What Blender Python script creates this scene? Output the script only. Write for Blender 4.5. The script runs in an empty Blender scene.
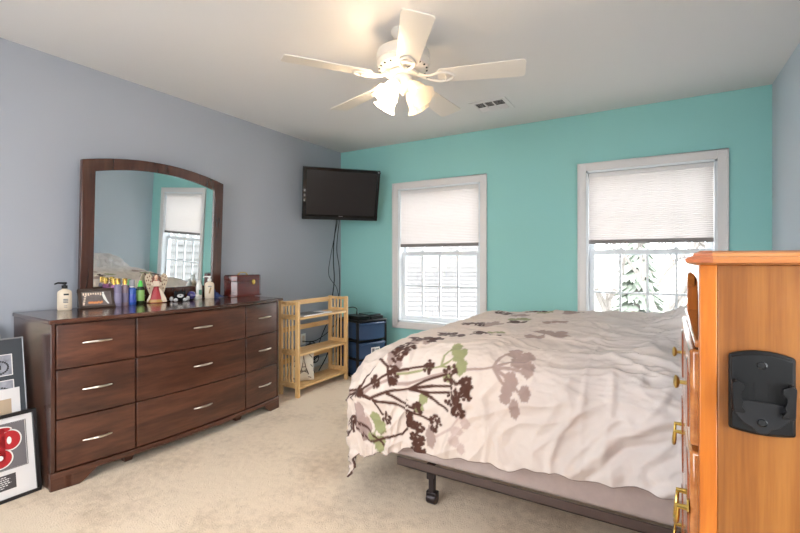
import bpy, bmesh, math, random
import numpy as np
from mathutils import Vector, Matrix, noise
random.seed(7)
PI = math.pi
SC = bpy.context.scene
COL = SC.collection

# ------------------------------------------------------------------ camera, light, exposure
F_PX, YAW = 434.0, math.atan(257.0 / 434.0)
cam = bpy.data.cameras.new('camera')
cam_o = bpy.data.objects.new('camera', cam); COL.objects.link(cam_o)
cam.sensor_fit = 'HORIZONTAL'; cam.sensor_width = 36.0; cam.lens = 36.0 * F_PX / 800.0
cam.shift_y = -6.5 / 800.0; cam.clip_start = 0.02; cam.clip_end = 200
cam_o.location = (0, 0, 1.17); cam_o.rotation_euler = (PI / 2, 0, YAW)
SC.camera = cam_o

SC.view_settings.view_transform = 'Standard'; SC.view_settings.look = 'None'
SC.view_settings.gamma = 1.0; SC.view_settings.use_curve_mapping = False
SC.view_settings.exposure = 1.42
SKY = 4.0
LAMP_W = 3.6
w = bpy.data.worlds.new('overcast_sky'); SC.world = w; w.use_nodes = True
bg = w.node_tree.nodes['Background']; bg.inputs[0].default_value = (0.93, 0.97, 1.0, 1); bg.inputs[1].default_value = SKY

XL, XR, YT, YN, CEIL = -3.225, 0.716, 4.07, -0.75, 2.44
WT = 0.14

def portal(name, loc, rot, sx, sz):
    l = bpy.data.lights.new(name, 'AREA'); l.shape = 'RECTANGLE'; l.size = sx; l.size_y = sz
    l.cycles.is_portal = True
    o = bpy.data.objects.new(name, l); COL.objects.link(o); o.location = loc; o.rotation_euler = rot
W1 = (-2.43, -1.49); W2 = (-0.53, 0.395); WZ = (0.50, 1.94); FILL_W3 = (-2.3, -0.5); FILL_WZ = (0.5, 2.2)  # last two: unseen window added behind the camera for fill light
portal('daylight_portal', ((W1[0]+W1[1])/2, YT+WT+.02, (WZ[0]+WZ[1])/2), (-PI/2, 0, 0), W1[1]-W1[0], WZ[1]-WZ[0])
portal('daylight_portal', ((W2[0]+W2[1])/2, YT+WT+.02, (WZ[0]+WZ[1])/2), (-PI/2, 0, 0), W2[1]-W2[0], WZ[1]-WZ[0])
FILL_W4 = (-0.6, 0.8)  # unseen window added in the right wall to brighten the left wall
portal('daylight_portal', (XR+WT+.02, (FILL_W4[0]+FILL_W4[1])/2, (FILL_WZ[0]+FILL_WZ[1])/2), (PI/2, 0, PI/2), FILL_W4[1]-FILL_W4[0], FILL_WZ[1]-FILL_WZ[0])
portal('daylight_portal', ((FILL_W3[0]+FILL_W3[1])/2, YN-WT-.02, (FILL_WZ[0]+FILL_WZ[1])/2), (PI/2, 0, 0), FILL_W3[1]-FILL_W3[0], FILL_WZ[1]-FILL_WZ[0])

# ------------------------------------------------------------------ helpers
def lin(h):
    h = h.lstrip('#')
    out = []
    for i in (0, 2, 4):
        v = int(h[i:i+2], 16) / 255.0
        out.append(v / 12.92 if v <= .04045 else ((v + .055) / 1.055) ** 2.4)
    return (out[0], out[1], out[2], 1.0)

class MB:
    def __init__(self): self.v = []; self.f = []
    def add(self, vs, fs, M=None):
        b = len(self.v)
        self.v += [tuple(M @ Vector(p)) if M is not None else tuple(p) for p in vs]
        self.f += [tuple(i + b for i in f) for f in fs]
        return self
    def box(self, x0, x1, y0, y1, z0, z1, M=None):
        vs = [(x, y, z) for z in (z0, z1) for y in (y0, y1) for x in (x0, x1)]
        return self.add(vs, [(0,2,3,1),(4,5,7,6),(0,1,5,4),(2,6,7,3),(0,4,6,2),(1,3,7,5)], M)
    def prism(self, poly, h0, h1, axis='z', M=None):
        n = len(poly)
        def mk(a, b, h): return {'z': (a, b, h), 'x': (h, a, b), 'y': (a, h, b)}[axis]
        vs = [mk(a, b, h0) for a, b in poly] + [mk(a, b, h1) for a, b in poly]
        fs = [tuple(range(n))[::-1], tuple(range(n, 2*n))] + [(i, (i+1) % n, n+(i+1) % n, n+i) for i in range(n)]
        return self.add(vs, fs, M)
    def tube(self, pts, r, n=8, M=None, flat=1.0):
        pts = [Vector(p) for p in pts]; N = len(pts)
        rs = r if isinstance(r, (list, tuple)) else [r] * N
        t0 = (pts[1] - pts[0]).normalized()
        u = t0.orthogonal().normalized(); vs = []; fs = []
        for i, p in enumerate(pts):
            t = ((pts[min(i+1, N-1)] - pts[max(i-1, 0)])).normalized()
            u = (u - t * u.dot(t))
            u = u.normalized() if u.length > 1e-6 else t.orthogonal().normalized()
            vv = t.cross(u)
            for k in range(n):
                a = 2 * PI * k / n
                vs.append(p + (u * math.cos(a) + vv * math.sin(a) * flat) * rs[i])
        for i in range(N - 1):
            for k in range(n):
                fs.append((i*n+k, i*n+(k+1) % n, (i+1)*n+(k+1) % n, (i+1)*n+k))
        fs.append(tuple(range(n))[::-1]); fs.append(tuple(range((N-1)*n, N*n)))
        return self.add(vs, fs, M)
    def lathe(self, prof, c=(0,0,0), n=24, M=None, sx=1, sy=1, wob=None):
        vs = []; fs = []; N = len(prof)
        for i, (r, z) in enumerate(prof):
            for k in range(n):
                a = 2*PI*k/n; rr = r * (wob(a, i/(N-1)) if wob else 1)
                vs.append((c[0]+rr*math.cos(a)*sx, c[1]+rr*math.sin(a)*sy, c[2]+z))
        for i in range(N-1):
            for k in range(n):
                fs.append((i*n+k, i*n+(k+1) % n, (i+1)*n+(k+1) % n, (i+1)*n+k))
        if prof[0][0] > 1e-5: fs.append(tuple(range(n))[::-1])
        if prof[-1][0] > 1e-5: fs.append(tuple(range((N-1)*n, N*n)))
        return self.add(vs, fs, M)
    def ball(self, c, r, n=16, M=None):
        r = r if isinstance(r, (tuple, list)) else (r, r, r)
        m = max(6, n//2)
        prof = [(math.sin(PI*i/m), -math.cos(PI*i/m)) for i in range(m+1)]
        prof[0] = (1e-6, -1); prof[-1] = (1e-6, 1)
        T = Matrix.Translation(c) @ Matrix.Diagonal((r[0], r[1], r[2], 1))
        return self.lathe(prof, (0,0,0), n, (M @ T) if M is not None else T)
    def mesh(self, name, off=(0,0,0), sharp=35):
        me = bpy.data.meshes.new(name)
        o = Vector(off)
        me.from_pydata([Vector(p) - o for p in self.v], [], self.f)
        bm = bmesh.new(); bm.from_mesh(me)
        bmesh.ops.remove_doubles(bm, verts=bm.verts, dist=1e-6)
        bmesh.ops.recalc_face_normals(bm, faces=bm.faces)
        bm.to_mesh(me); bm.free()
        me.polygons.foreach_set('use_smooth', [True] * len(me.polygons))
        me.set_sharp_from_angle(angle=math.radians(sharp))
        return me

def obj(name, mb, mat, parent=None, bevel=0, seg=2, local=False, sharp=35):
    off = (0,0,0)
    if parent is not None and not local:
        off = parent.location if parent.parent is None else parent.parent.location
    me = mb.mesh(name, off, sharp); me.materials.append(mat)
    o = bpy.data.objects.new(name, me); COL.objects.link(o)
    if parent is not None: o.parent = parent
    if bevel:
        b = o.modifiers.new('bevel', 'BEVEL'); b.width = bevel; b.segments = seg; b.limit_method = 'ANGLE'; b.angle_limit = math.radians(40)
    return o
def tag(o, label, cat, group=None):
    o['label'] = label; o['category'] = cat
    if group: o['group'] = group
    return o
def thing(name, label, cat, loc=(0,0,0), rot=(0,0,0), group=None):
    o = bpy.data.objects.new(name, None); COL.objects.link(o); o.empty_display_size = .05
    o.location = loc; o.rotation_euler = rot
    return tag(o, label, cat, group)
def struct(name, mb, mat, parent=None, bevel=0, sharp=35):
    o = obj(name, mb, mat, parent, bevel, sharp=sharp)
    if parent is None: o['kind'] = 'structure'
    return o
def frame_m(origin, zdir, xhint=(1,0,0)):
    z = Vector(zdir).normalized(); x = Vector(xhint if abs(Vector(xhint).dot(z)) < .95 else (0, 1, 0)); x = (x - z*x.dot(z)).normalized(); y = z.cross(x)
    M = Matrix((x, y, z)).transposed().to_4x4(); M.translation = Vector(origin); return M

# ------------------------------------------------------------------ materials
def newmat(name):
    m = bpy.data.materials.new(name); m.use_nodes = True
    nt = m.node_tree; return m, nt, nt.nodes['Principled BSDF'], nt.nodes['Material Output']
def S(b, k, v):
    if k in b.inputs: b.inputs[k].default_value = v
def plain(name, hexc, rough=.5, metal=0, spec=.5, bump=0, bscale=200, var=0, vscale=3, coat=0, sheen=0, detail=4):
    m, nt, b, out = newmat(name)
    c = lin(hexc); S(b, 'Base Color', c); S(b, 'Roughness', rough); S(b, 'Metallic', metal); S(b, 'Specular IOR Level', spec)
    if coat: S(b, 'Coat Weight', coat); S(b, 'Coat Roughness', .08)
    if sheen: S(b, 'Sheen Weight', sheen); S(b, 'Sheen Roughness', .6)
    N, L = nt.nodes, nt.links
    if bump or var: tc = N.new('ShaderNodeTexCoord')
    if var:
        n = N.new('ShaderNodeTexNoise'); n.inputs['Scale'].default_value = vscale; n.inputs['Detail'].default_value = 5
        L.new(tc.outputs['Object'], n.inputs['Vector'])
        mx = N.new('ShaderNodeMix'); mx.data_type = 'RGBA'
        mx.inputs[6].default_value = tuple(x*(1-var) for x in c[:3]) + (1,); mx.inputs[7].default_value = tuple(min(1, x*(1+var)) for x in c[:3]) + (1,)
        L.new(n.outputs['Fac'], mx.inputs[0]); L.new(mx.outputs[2], b.inputs['Base Color'])
    if bump:
        n = N.new('ShaderNodeTexNoise'); n.inputs['Scale'].default_value = bscale; n.inputs['Detail'].default_value = detail
        L.new(tc.outputs['Object'], n.inputs['Vector'])
        bp = N.new('ShaderNodeBump'); bp.inputs['Strength'].default_value = bump; bp.inputs['Distance'].default_value = .004
        L.new(n.outputs['Fac'], bp.inputs['Height']); L.new(bp.outputs['Normal'], b.inputs['Normal'])
    return m
def wood(name, dark, mid, light, axis='y', scale=1.0, rough=.35, coat=0.0, stretch=14, bump=.05):
    m, nt, b, out = newmat(name); N, L = nt.nodes, nt.links
    tc = N.new('ShaderNodeTexCoord'); mp = N.new('ShaderNodeMapping')
    s = [stretch*scale]*3; s['xyz'.index(axis)] = scale * 1.0
    mp.inputs['Scale'].default_value = s; L.new(tc.outputs['Object'], mp.inputs['Vector'])
    n1 = N.new('ShaderNodeTexNoise'); n1.inputs['Scale'].default_value = 1.4; n1.inputs['Detail'].default_value = 6; n1.inputs['Distortion'].default_value = .6
    n2 = N.new('ShaderNodeTexNoise'); n2.inputs['Scale'].default_value = 9; n2.inputs['Detail'].default_value = 3
    L.new(mp.outputs[0], n1.inputs['Vector']); L.new(mp.outputs[0], n2.inputs['Vector'])
    ad = N.new('ShaderNodeMath'); ad.operation = 'MULTIPLY_ADD'; ad.inputs[1].default_value = .35
    L.new(n2.outputs['Fac'], ad.inputs[0]); L.new(n1.outputs['Fac'], ad.inputs[2])
    cr = N.new('ShaderNodeValToRGB'); e = cr.color_ramp.elements
    e[0].position = .45; e[0].color = lin(dark); e[1].position = .9; e[1].color = lin(light)
    k = cr.color_ramp.elements.new(.66); k.color = lin(mid)
    L.new(ad.outputs[0], cr.inputs[0]); L.new(cr.outputs[0], b.inputs['Base Color'])
    S(b, 'Roughness', rough)
    if coat: S(b, 'Coat Weight', coat); S(b, 'Coat Roughness', .12)
    bp = N.new('ShaderNodeBump'); bp.inputs['Strength'].default_value = bump; bp.inputs['Distance'].default_value = .002
    L.new(n2.outputs['Fac'], bp.inputs['Height']); L.new(bp.outputs['Normal'], b.inputs['Normal'])
    return m
def mixmat(name, a, bsock, fac):
    pass
def glassy(name, col=(1,1,1,1), transp=.92, rough=.02):
    m = bpy.data.materials.new(name); m.use_nodes = True; nt = m.node_tree; N, L = nt.nodes, nt.links
    N.remove(N['Principled BSDF']); out = N['Material Output']
    t = N.new('ShaderNodeBsdfTransparent'); t.inputs[0].default_value = col
    g = N.new('ShaderNodeBsdfGlossy'); g.inputs['Roughness'].default_value = rough
    mx = N.new('ShaderNodeMixShader'); mx.inputs[0].default_value = 1 - transp
    L.new(t.outputs[0], mx.inputs[1]); L.new(g.outputs[0], mx.inputs[2]); L.new(mx.outputs[0], out.inputs[0]); return m
def tinted(name, hexc, transp=.5, rough=.1):
    """clear coloured plastic: part see-through, part glossy body colour"""
    m = bpy.data.materials.new(name); m.use_nodes = True; nt = m.node_tree; N, L = nt.nodes, nt.links
    b = N['Principled BSDF']; out = N['Material Output']; c = lin(hexc)
    S(b, 'Base Color', c); S(b, 'Roughness', rough)
    t = N.new('ShaderNodeBsdfTransparent'); t.inputs[0].default_value = tuple(.4 + .6*x for x in c[:3]) + (1,)
    mx = N.new('ShaderNodeMixShader'); mx.inputs[0].default_value = 1 - transp
    L.new(t.outputs[0], mx.inputs[1]); L.new(b.outputs[0], mx.inputs[2]); L.new(mx.outputs[0], out.inputs[0]); return m

MT = {}
MT['ceiling'] = plain('ceiling_paint', '#e4e0de', .9, bump=.08, bscale=120)
MT['wall_blue'] = plain('pale_blue_grey_paint', '#a3a6ae', .75, bump=.05, bscale=160)
MT['wall_right'] = plain('pale_blue_paint', '#c8d0d9', .75, bump=.05, bscale=160)
MT['wall_teal'] = plain('turquoise_paint', '#9ad3ce', .7, bump=.05, bscale=160)
MT['trim'] = plain('white_trim_paint', '#e6e2e0', .4)
MT['vinyl'] = plain('white_vinyl', '#e9edf0', .35)
MT['glass'] = glassy('window_glass', transp=.95)
MT['cherry'] = wood('dark_cherry_wood', '#33190f', '#4c2a1c', '#653c2a', 'y', 1.0, .33, coat=.25, stretch=9)
MT['cherry_top'] = wood('dark_cherry_top', '#2e170f', '#46271c', '#583426', 'y', 1.0, .22, coat=.5, stretch=9)
MT['cherry_side'] = wood('dark_cherry_side', '#2d160f', '#43241a', '#543023', 'z', 1.0, .25, coat=.5, stretch=9)
MT['mahogany'] = wood('mahogany_box_wood', '#3c1310', '#521c17', '#65251d', 'y', 2.0, .25, coat=.5)
MT['oak'] = wood('honey_oak_veneer', '#76441b', '#875222', '#96602b', 'z', 1.2, .33, coat=.15, stretch=22)
MT['oak_stile'] = wood('honey_oak_stile', '#a05317', '#b0611c', '#be7026', 'z', 1.5, .28, coat=.3, stretch=14)
MT['oak_top'] = wood('honey_oak_edge', '#a86537', '#bb7a48', '#ca8b59', 'x', 1.5, .28, coat=.3, stretch=18)
MT['oak_front'] = wood('honey_oak_front', '#9c5a2a', '#b46e36', '#c68146', 'y', 1.5, .16, coat=.8, stretch=16)
MT['oak_arch'] = wood('red_brown_carved_panel', '#7a3a1e', '#8c4727', '#9c5430', 'z', 1.5, .25, coat=.5)
MT['maple'] = wood('light_maple', '#c99b62', '#dcb27a', '#e8c592', 'z', 2.0, .42, stretch=10)
MT['maple_y'] = wood('light_maple_shelf', '#c99b62', '#dcb27a', '#e8c592', 'y', 2.0, .42, stretch=10)
MT['nickel'] = plain('satin_nickel', '#cfc6b8', .3, 1.0)
MT['brass'] = plain('antique_brass', '#cbb068', .28, 1.0)
MT['brass_bright'] = plain('bright_brass', '#c9a95a', .18, 1.0)
MT['mirror'] = plain('mirror_silver', '#eef2f2', .01, 1.0)
MT['black'] = plain('black_plastic', '#09090a', .45, spec=.35)
MT['black_gloss'] = plain('glossy_black_plastic', '#0c0c0e', .15)
MT['screen'] = plain('dark_screen', '#1b1718', .3)
MT['dark_metal'] = plain('brown_grey_steel', '#5b4c48', .45, .3)
MT['steel'] = plain('dark_steel', '#40393a', .35, .7)
MT['boxspring'] = plain('box_spring_fabric', '#b8a6a0', .85, bump=.3, bscale=500, var=.1, vscale=40)
MT['mattress'] = plain('mattress_ticking', '#d9d4d0', .9)
MT['fan_white'] = plain('fan_white_enamel', '#e0d8ce', .4)
MT['white_plastic'] = plain('white_plastic', '#e8e6e0', .4)
MT['cream_plastic'] = plain('cream_plastic', '#dccbb4', .4)
MT['bin_drawer'] = tinted('smoky_blue_plastic', '#40577a', .28, .25)
MT['paper'] = plain('white_paper', '#e4e2e4', .8, var=.12, vscale=60)
MT['grey_print'] = plain('grey_print', '#77787c', .8, var=.5, vscale=90)
MT['label_dark'] = plain('dark_ink', '#2a2a2c', .7)
MT['red'] = plain('red_ink', '#b01820', .6)
MT['mat_black'] = plain('charcoal_mat_board', '#3d4045', .75)
MT['mat_white'] = plain('white_mat_board', '#dfdad8', .75)
MT['frame_black'] = plain('black_frame_lacquer', '#1c1a1b', .3)
MT['frame_brown'] = plain('dark_brown_frame', '#3a2a22', .4)
MT['silver'] = plain('silver_edge', '#9c9c9e', .35, .8)
MT['picture_glass'] = glassy('picture_glass', transp=.93)

# carpet
m, nt, b, out = newmat('beige_carpet'); N, L = nt.nodes, nt.links
tc = N.new('ShaderNodeTexCoord')
n1 = N.new('ShaderNodeTexNoise'); n1.inputs['Scale'].default_value = 160; n1.inputs['Detail'].default_value = 4
n2 = N.new('ShaderNodeTexNoise'); n2.inputs['Scale'].default_value = 2.2; n2.inputs['Detail'].default_value = 6
n3 = N.new('ShaderNodeTexNoise'); n3.inputs['Scale'].default_value = 24; n3.inputs['Detail'].default_value = 4
for n in (n1, n2, n3): L.new(tc.outputs['Object'], n.inputs['Vector'])
a1 = N.new('ShaderNodeMath'); a1.operation = 'MULTIPLY_ADD'; a1.inputs[1].default_value = .5
L.new(n1.outputs['Fac'], a1.inputs[0]); L.new(n2.outputs['Fac'], a1.inputs[2])
a2 = N.new('ShaderNodeMath'); a2.operation = 'MULTIPLY_ADD'; a2.inputs[1].default_value = .45
L.new(n3.outputs['Fac'], a2.inputs[0]); L.new(a1.outputs[0], a2.inputs[2])
cr = N.new('ShaderNodeValToRGB'); e = cr.color_ramp.elements
e[0].position = .7; e[0].color = lin('#c2a88b'); e[1].position = 1.25 if False else 1.0; e[1].color = lin('#e8d2b7')
L.new(a2.outputs[0], cr.inputs[0]); L.new(cr.outputs[0], b.inputs['Base Color'])
S(b, 'Roughness', .95); S(b, 'Sheen Weight', .25); S(b, 'Specular IOR Level', .1)
bp = N.new('ShaderNodeBump'); bp.inputs['Strength'].default_value = .7; bp.inputs['Distance'].default_value = .008
ab = N.new('ShaderNodeMath'); ab.operation = 'ADD'; L.new(n1.outputs['Fac'], ab.inputs[0]); L.new(n3.outputs['Fac'], ab.inputs[1])
L.new(ab.outputs[0], bp.inputs['Height']); L.new(bp.outputs['Normal'], b.inputs['Normal'])
MT['carpet'] = m
# pleated translucent shade fabric
m = bpy.data.materials.new('cellular_shade_fabric'); m.use_nodes = True; nt = m.node_tree; N, L = nt.nodes, nt.links
N.remove(N['Principled BSDF']); out = N['Material Output']
d = N.new('ShaderNodeBsdfDiffuse'); d.inputs[0].default_value = lin('#ece6e2')
t = N.new('ShaderNodeBsdfTranslucent'); t.inputs[0].default_value = lin('#e6dcd8')
mx = N.new('ShaderNodeMixShader'); mx.inputs[0].default_value = .16
L.new(d.outputs[0], mx.inputs[1]); L.new(t.outputs[0], mx.inputs[2]); L.new(mx.outputs[0], out.inputs[0]); MT['shade'] = m
# lamp shade glass
m = bpy.data.materials.new('frosted_lamp_glass'); m.use_nodes = True; nt = m.node_tree; N, L = nt.nodes, nt.links
N.remove(N['Principled BSDF']); out = N['Material Output']
t = N.new('ShaderNodeBsdfTranslucent'); t.inputs[0].default_value = (1, .93, .82, 1)
d = N.new('ShaderNodeBsdfDiffuse'); d.inputs[0].default_value = (.85, .8, .72, 1)
tr = N.new('ShaderNodeBsdfTransparent'); tr.inputs[0].default_value = (1, .95, .88, 1)
m1 = N.new('ShaderNodeMixShader'); m1.inputs[0].default_value = .45
m2 = N.new('ShaderNodeMixShader'); m2.inputs[0].default_value = .16
L.new(t.outputs[0], m1.inputs[1]); L.new(d.outputs[0], m1.inputs[2]); L.new(m1.outputs[0], m2.inputs[1]); L.new(tr.outputs[0], m2.inputs[2]); L.new(m2.outputs[0], out.inputs[0]); MT['lamp_glass'] = m
m, nt, b, out = newmat('lit_bulb'); S(b, 'Emission Color', (1, .78, .5, 1)); S(b, 'Emission Strength', 14); MT['bulb'] = m

# ------------------------------------------------------------------ the room
struct('floor', MB().box(XL-.2, XR+.2, YN-.2, YT+.2, -.12, 0), MT['carpet'])
struct('ceiling', MB().box(XL-.2, XR+.2, YN-.2, YT+.2, CEIL, CEIL+.12), MT['ceiling'])
struct('wall_left', MB().box(XL-WT, XL, YN-WT, YT+WT, 0, CEIL), MT['wall_blue'])
struct('wall_right', MB().box(XR, XR+WT, YN-WT, FILL_W4[0], 0, CEIL).box(XR, XR+WT, FILL_W4[1], YT+WT, 0, CEIL).box(XR, XR+WT, FILL_W4[0], FILL_W4[1], 0, FILL_WZ[0]).box(XR, XR+WT, FILL_W4[0], FILL_W4[1], FILL_WZ[1], CEIL), MT['wall_right'])
def wall_holes(y0, y1, holes):
    mb = MB(); x = XL
    for (a, b2, z0, z1) in holes:
        mb.box(x, a, y0, y1, 0, CEIL); mb.box(a, b2, y0, y1, 0, z0); mb.box(a, b2, y0, y1, z1, CEIL); x = b2
    mb.box(x, XR, y0, y1, 0, CEIL); return mb
struct('wall_far', wall_holes(YT, YT+WT, [W1+WZ, W2+WZ]), MT['wall_teal'])
struct('wall_near', wall_holes(YN-WT, YN, [FILL_W3+FILL_WZ]), MT['wall_blue'])
bh, bt = .09, .012
struct('baseboard_left', MB().box(XL, XL+bt, YN, YT, 0, bh), MT['trim'], bevel=.003)
struct('baseboard_far', MB().box(XL+bt, XR-bt, YT-bt, YT, 0, bh), MT['trim'], bevel=.003)
struct('baseboard_right', MB().box(XR-bt, XR, YN, YT, 0, bh), MT['trim'], bevel=.003)

def window(n, X, Z, y, s, side=False):
    """double hung window in an opening; s = +1 when outdoors lies towards +y"""
    x0, x1 = X; z0, z1 = Z; c = .066
    def yb(mb, a, b2, p, q, r, t):
        if side: return mb.box(min(y+s*p, y+s*q), max(y+s*p, y+s*q), a, b2, r, t)
        return mb.box(a, b2, min(y+s*p, y+s*q), max(y+s*p, y+s*q), r, t)
    root = MB()
    yb(root, x0-c, x0, -.018, .0, z0-c, z1+c); yb(root, x1, x1+c, -.018, 0, z0-c, z1+c)
    yb(root, x0, x1, -.018, 0, z1, z1+c); yb(root, x0, x1, -.018, 0, z0-c, z0)
    yb(root, x0-c, x0-c+.014, -.024, -.018, z0-c, z1+c); yb(root, x1+c-.014, x1+c, -.024, -.018, z0-c, z1+c)
    yb(root, x0-c, x1+c, -.024, -.018, z1+c-.014, z1+c); yb(root, x0-c, x1+c, -.024, -.018, z0-c, z0-c+.014)
    w_ = struct('window_%d' % n, root, MT['trim'], bevel=.003)
    jm = MB(); j = .018
    yb(jm, x0, x0+j, -.01, .13, z0, z1); yb(jm, x1-j, x1, -.01, .13, z0, z1)
    yb(jm, x0, x1, -.01, .13, z1-j, z1); yb(jm, x0, x1, -.01, .13, z0, z0+j)
    struct('jamb', jm, MT['vinyl'], w_)
    zm = (z0+z1)/2 + .015
    for (nm, p0, p1, a, b2) in (('lower_sash', .05, .08, z0+j, zm+.022), ('upper_sash', .085, .115, zm-.022, z1-j)):
        sh = MB(); f = .042; u0, u1 = x0+j, x1-j
        yb(sh, u0, u0+f, p0, p1, a, b2); yb(sh, u1-f, u1, p0, p1, a, b2)
        yb(sh, u0+f, u1-f, p0, p1, a, a+(.05 if nm == 'lower_sash' else f)); yb(sh, u0+f, u1-f, p0, p1, b2-f+.006, b2)
        so = struct(nm, sh, MT['vinyl'], w_, bevel=.003)
        mu = MB(); zc = (a+b2)/2 + .004
        for k in (1, 2, 3):
            xx = u0+f + (u1-u0-2*f)*k/4; yb(mu, xx-.009, xx+.009, p0+.006, p1-.006, a+f-.005, b2-f+.01)
        yb(mu, u0+f-.003, u1-f+.003, p0+.007, p1-.007, zc-.009, zc+.009)
        struct('muntin_grid', mu, MT['vinyl'], so)
        pn = MB(); yb(pn, u0+f-.005, u1-f+.005, (p0+p1)/2-.002, (p0+p1)/2+.002, a+.04, b2-f+.012)
        struct('pane', pn, MT['glass'], so)
        if nm == 'lower_sash':
            for k in (.28, .72):
                xx = u0 + (u1-u0)*k; lb = MB()
                yb(lb, xx-.026, xx+.026, p0+.004, p1-.002, b2, b2+.010); yb(lb, xx-.01, xx+.018, p0+.002, p1-.008, b2+.010, b2+.019)
                struct('sash_latch', lb, MT['vinyl'], w_, bevel=.002)
    return w_
window(1, W1, WZ, YT, 1); window(2, W2, WZ, YT, 1); window(3, FILL_W3, FILL_WZ, YN, -1); window(4, FILL_W4, FILL_WZ, XR, 1, True)  # the last two are unseen windows, added to fill the room with light

def shade(X, label):
    x0, x1 = X[0]+.021, X[1]-.021; zt, zb = WZ[1]-.02, 1.315; y = YT+.024
    r = thing('window_shade', label, 'window shade', ((x0+x1)/2, y, zb), group=None)
    obj('headrail', MB().box(x0, x1, y-.016, y+.018, zt-.034, zt), MT['trim'], r, bevel=.003)
    n = 34; poly = []
    zs = [zt-.034 - (zt-.034-zb-.028)*i/(2*n) for i in range(2*n+1)]
    front = [(y-.005 if i % 2 else y-.002, z) for i, z in enumerate(zs)]
    back = [(yy+.0012, z) for yy, z in reversed(front)]
    f = MB(); P = front + back; m_ = len(P)
    vs = [(x0, a, c_) for a, c_ in P] + [(x1, a, c_) for a, c_ in P]
    k = len(front)
    fs = [(i, i+1, m_+i+1, m_+i) for i in range(k-1)]      # one sheet of pleats
    f.add(vs[:k] + vs[m_:m_+k], [(i, i+1, k+i+1, k+i) for i in range(k-1)])
    obj('pleated_fabric', f, MT['shade'], r, sharp=5)
    obj('bottom_rail', MB().box(x0, x1, y-.016, y+.012, zb-.006, zb+.028), MT['shade_rail'], r, bevel=.004)
    return r
MT['shade_rail'] = plain('grey_shade_rail', '#8d8684', .5)
shade(W1, 'white pleated shade half lowered over the left window, beside the television')
shade(W2, 'white pleated shade half lowered over the right window, behind the oak chest')

# ------------------------------------------------------------------ outdoors (an upper floor looks out on these)
GZ = -2.9
struct('ground', MB().box(-45, 40, -40, 60, GZ-.1, GZ), plain('bounce_white_ground', '#cfd0cf', .95, var=.06, vscale=1.5))  # ground whitened like snow to bounce daylight up onto the ceiling
MT['siding'] = plain('pale_vinyl_siding', '#6e6b69', .6); MT['siding_grey'] = plain('grey_vinyl_siding', '#676563', .6)
MT['shingle'] = plain('grey_roof_shingle', '#696766', .9, var=.08, vscale=5)
MT['bark'] = plain('pale_grey_bark', '#7f7973', .9, var=.25, vscale=6)
MT['needles'] = plain('evergreen_needles', '#8b9487', .9, var=.1, vscale=8)
# left house: lap siding wall with a shingled porch roof
hA = thing('neighbour_house', 'pale sided house with shingled roof seen through the left window', 'house', (-6.6, 9.4, GZ), (0,0,math.radians(30)))
mb = MB(); z = 0
while z < 7.2:
    hw = 3.6 if z < 4.2 else max(.3, 3.6 - (z-4.2)*1.25)
    mb.add([(-5,0,z),(hw,0,z),(hw,-.012,z),(-5,-.012,z),(-5,0,z+.125),(hw,0,z+.125)], [(0,1,2,3),(3,2,5,4)]); z += .125
mb.prism([(-5,0),(3.6,0),(3.6,4.2),(1.0,6.3),(-5,6.3)], .0, .2, 'y')
obj('siding_wall', mb, MT['siding'], hA, local=True)
mb = MB()
for i in range(16):
    t0, t1 = i/16, (i+1)/16
    for j in range(28):
        u0 = -4.8 + j*.3 + (.15 if i % 2 else 0)
        mb.add([(u0,-2.6*t0,3.74-1.5*t0),(u0+.29,-2.6*t0,3.74-1.5*t0),(u0+.29,-2.6*t1-.01,3.755-1.5*t1),(u0,-2.6*t1-.01,3.755-1.5*t1),(u0,-2.6*t1-.01,3.74-1.5*t1),(u0+.29,-2.6*t1-.01,3.74-1.5*t1)],[(0,1,2,3),(3,2,5,4)]) if True else mb.box(0,1,0,1,0,12+.004*(1 if (i*7+j*5) % 3 else 0))
mb.prism([(-2.62, 2.2), (0, 3.72), (0, 3.6), (-2.62, 2.1)], -4.9, 3.7, 'x')
obj('porch_roof', mb, MT['shingle'], hA, local=True)
mb = MB().prism([(-2.5, 0), (0, 0), (0, 3.5), (-2.5, 2.1)], -4.6, 3.5, 'x'); obj('porch_wall', mb, MT['siding'], hA, local=True)
# right house: only its siding shows, in the mirror
hB = thing('neighbour_house', 'pale sided house seen only in the dresser mirror through the right window', 'house', (5.2, 8.5, GZ))
mb = MB(); z = 0
while z < 6.2:
    mb.add([(0,-3.5,z),(0,4.5,z),(-.06,4.5,z),(-.06,-3.5,z),(0,-3.5,z+.2),(0,4.5,z+.2)], [(0,1,2,3),(3,2,5,4)]); z += .2
mb.box(0, 5, -3.5, 4.5, 0, 6.2); obj('siding_wall', mb, MT['siding_grey'], hB, local=True)
obj('roof', MB().prism([(-.4,6.1),(2.5,8.0),(5.4,6.1),(5.4,6.2),(2.5,8.2),(-.4,6.2)], -3.8, 4.8, 'y'), MT['shingle'], hB, local=True)
def branch(mb, p, d, L, r, depth, rng):
    q = p + d*L*.5 + Vector((rng.uniform(-1,1), rng.uniform(-1,1), 0))*L*.05; e_ = p + d*L
    mb.tube([p, q, e_], [r, r*.82, r*.62], 6 if depth > 2 else 4)
    if depth == 0: return
    for k in range(3 if depth > 1 else 2):
        ax = Vector((rng.uniform(-1,1), rng.uniform(-1,1), rng.uniform(-.2,.7))).normalized()
        nd = (d*(.75 if k else 1.1) + ax*.7).normalized()
        branch(mb, p + d*L*rng.uniform(.55, 1.0), nd, L*rng.uniform(.6, .8), r*.55, depth-1, rng)
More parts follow.
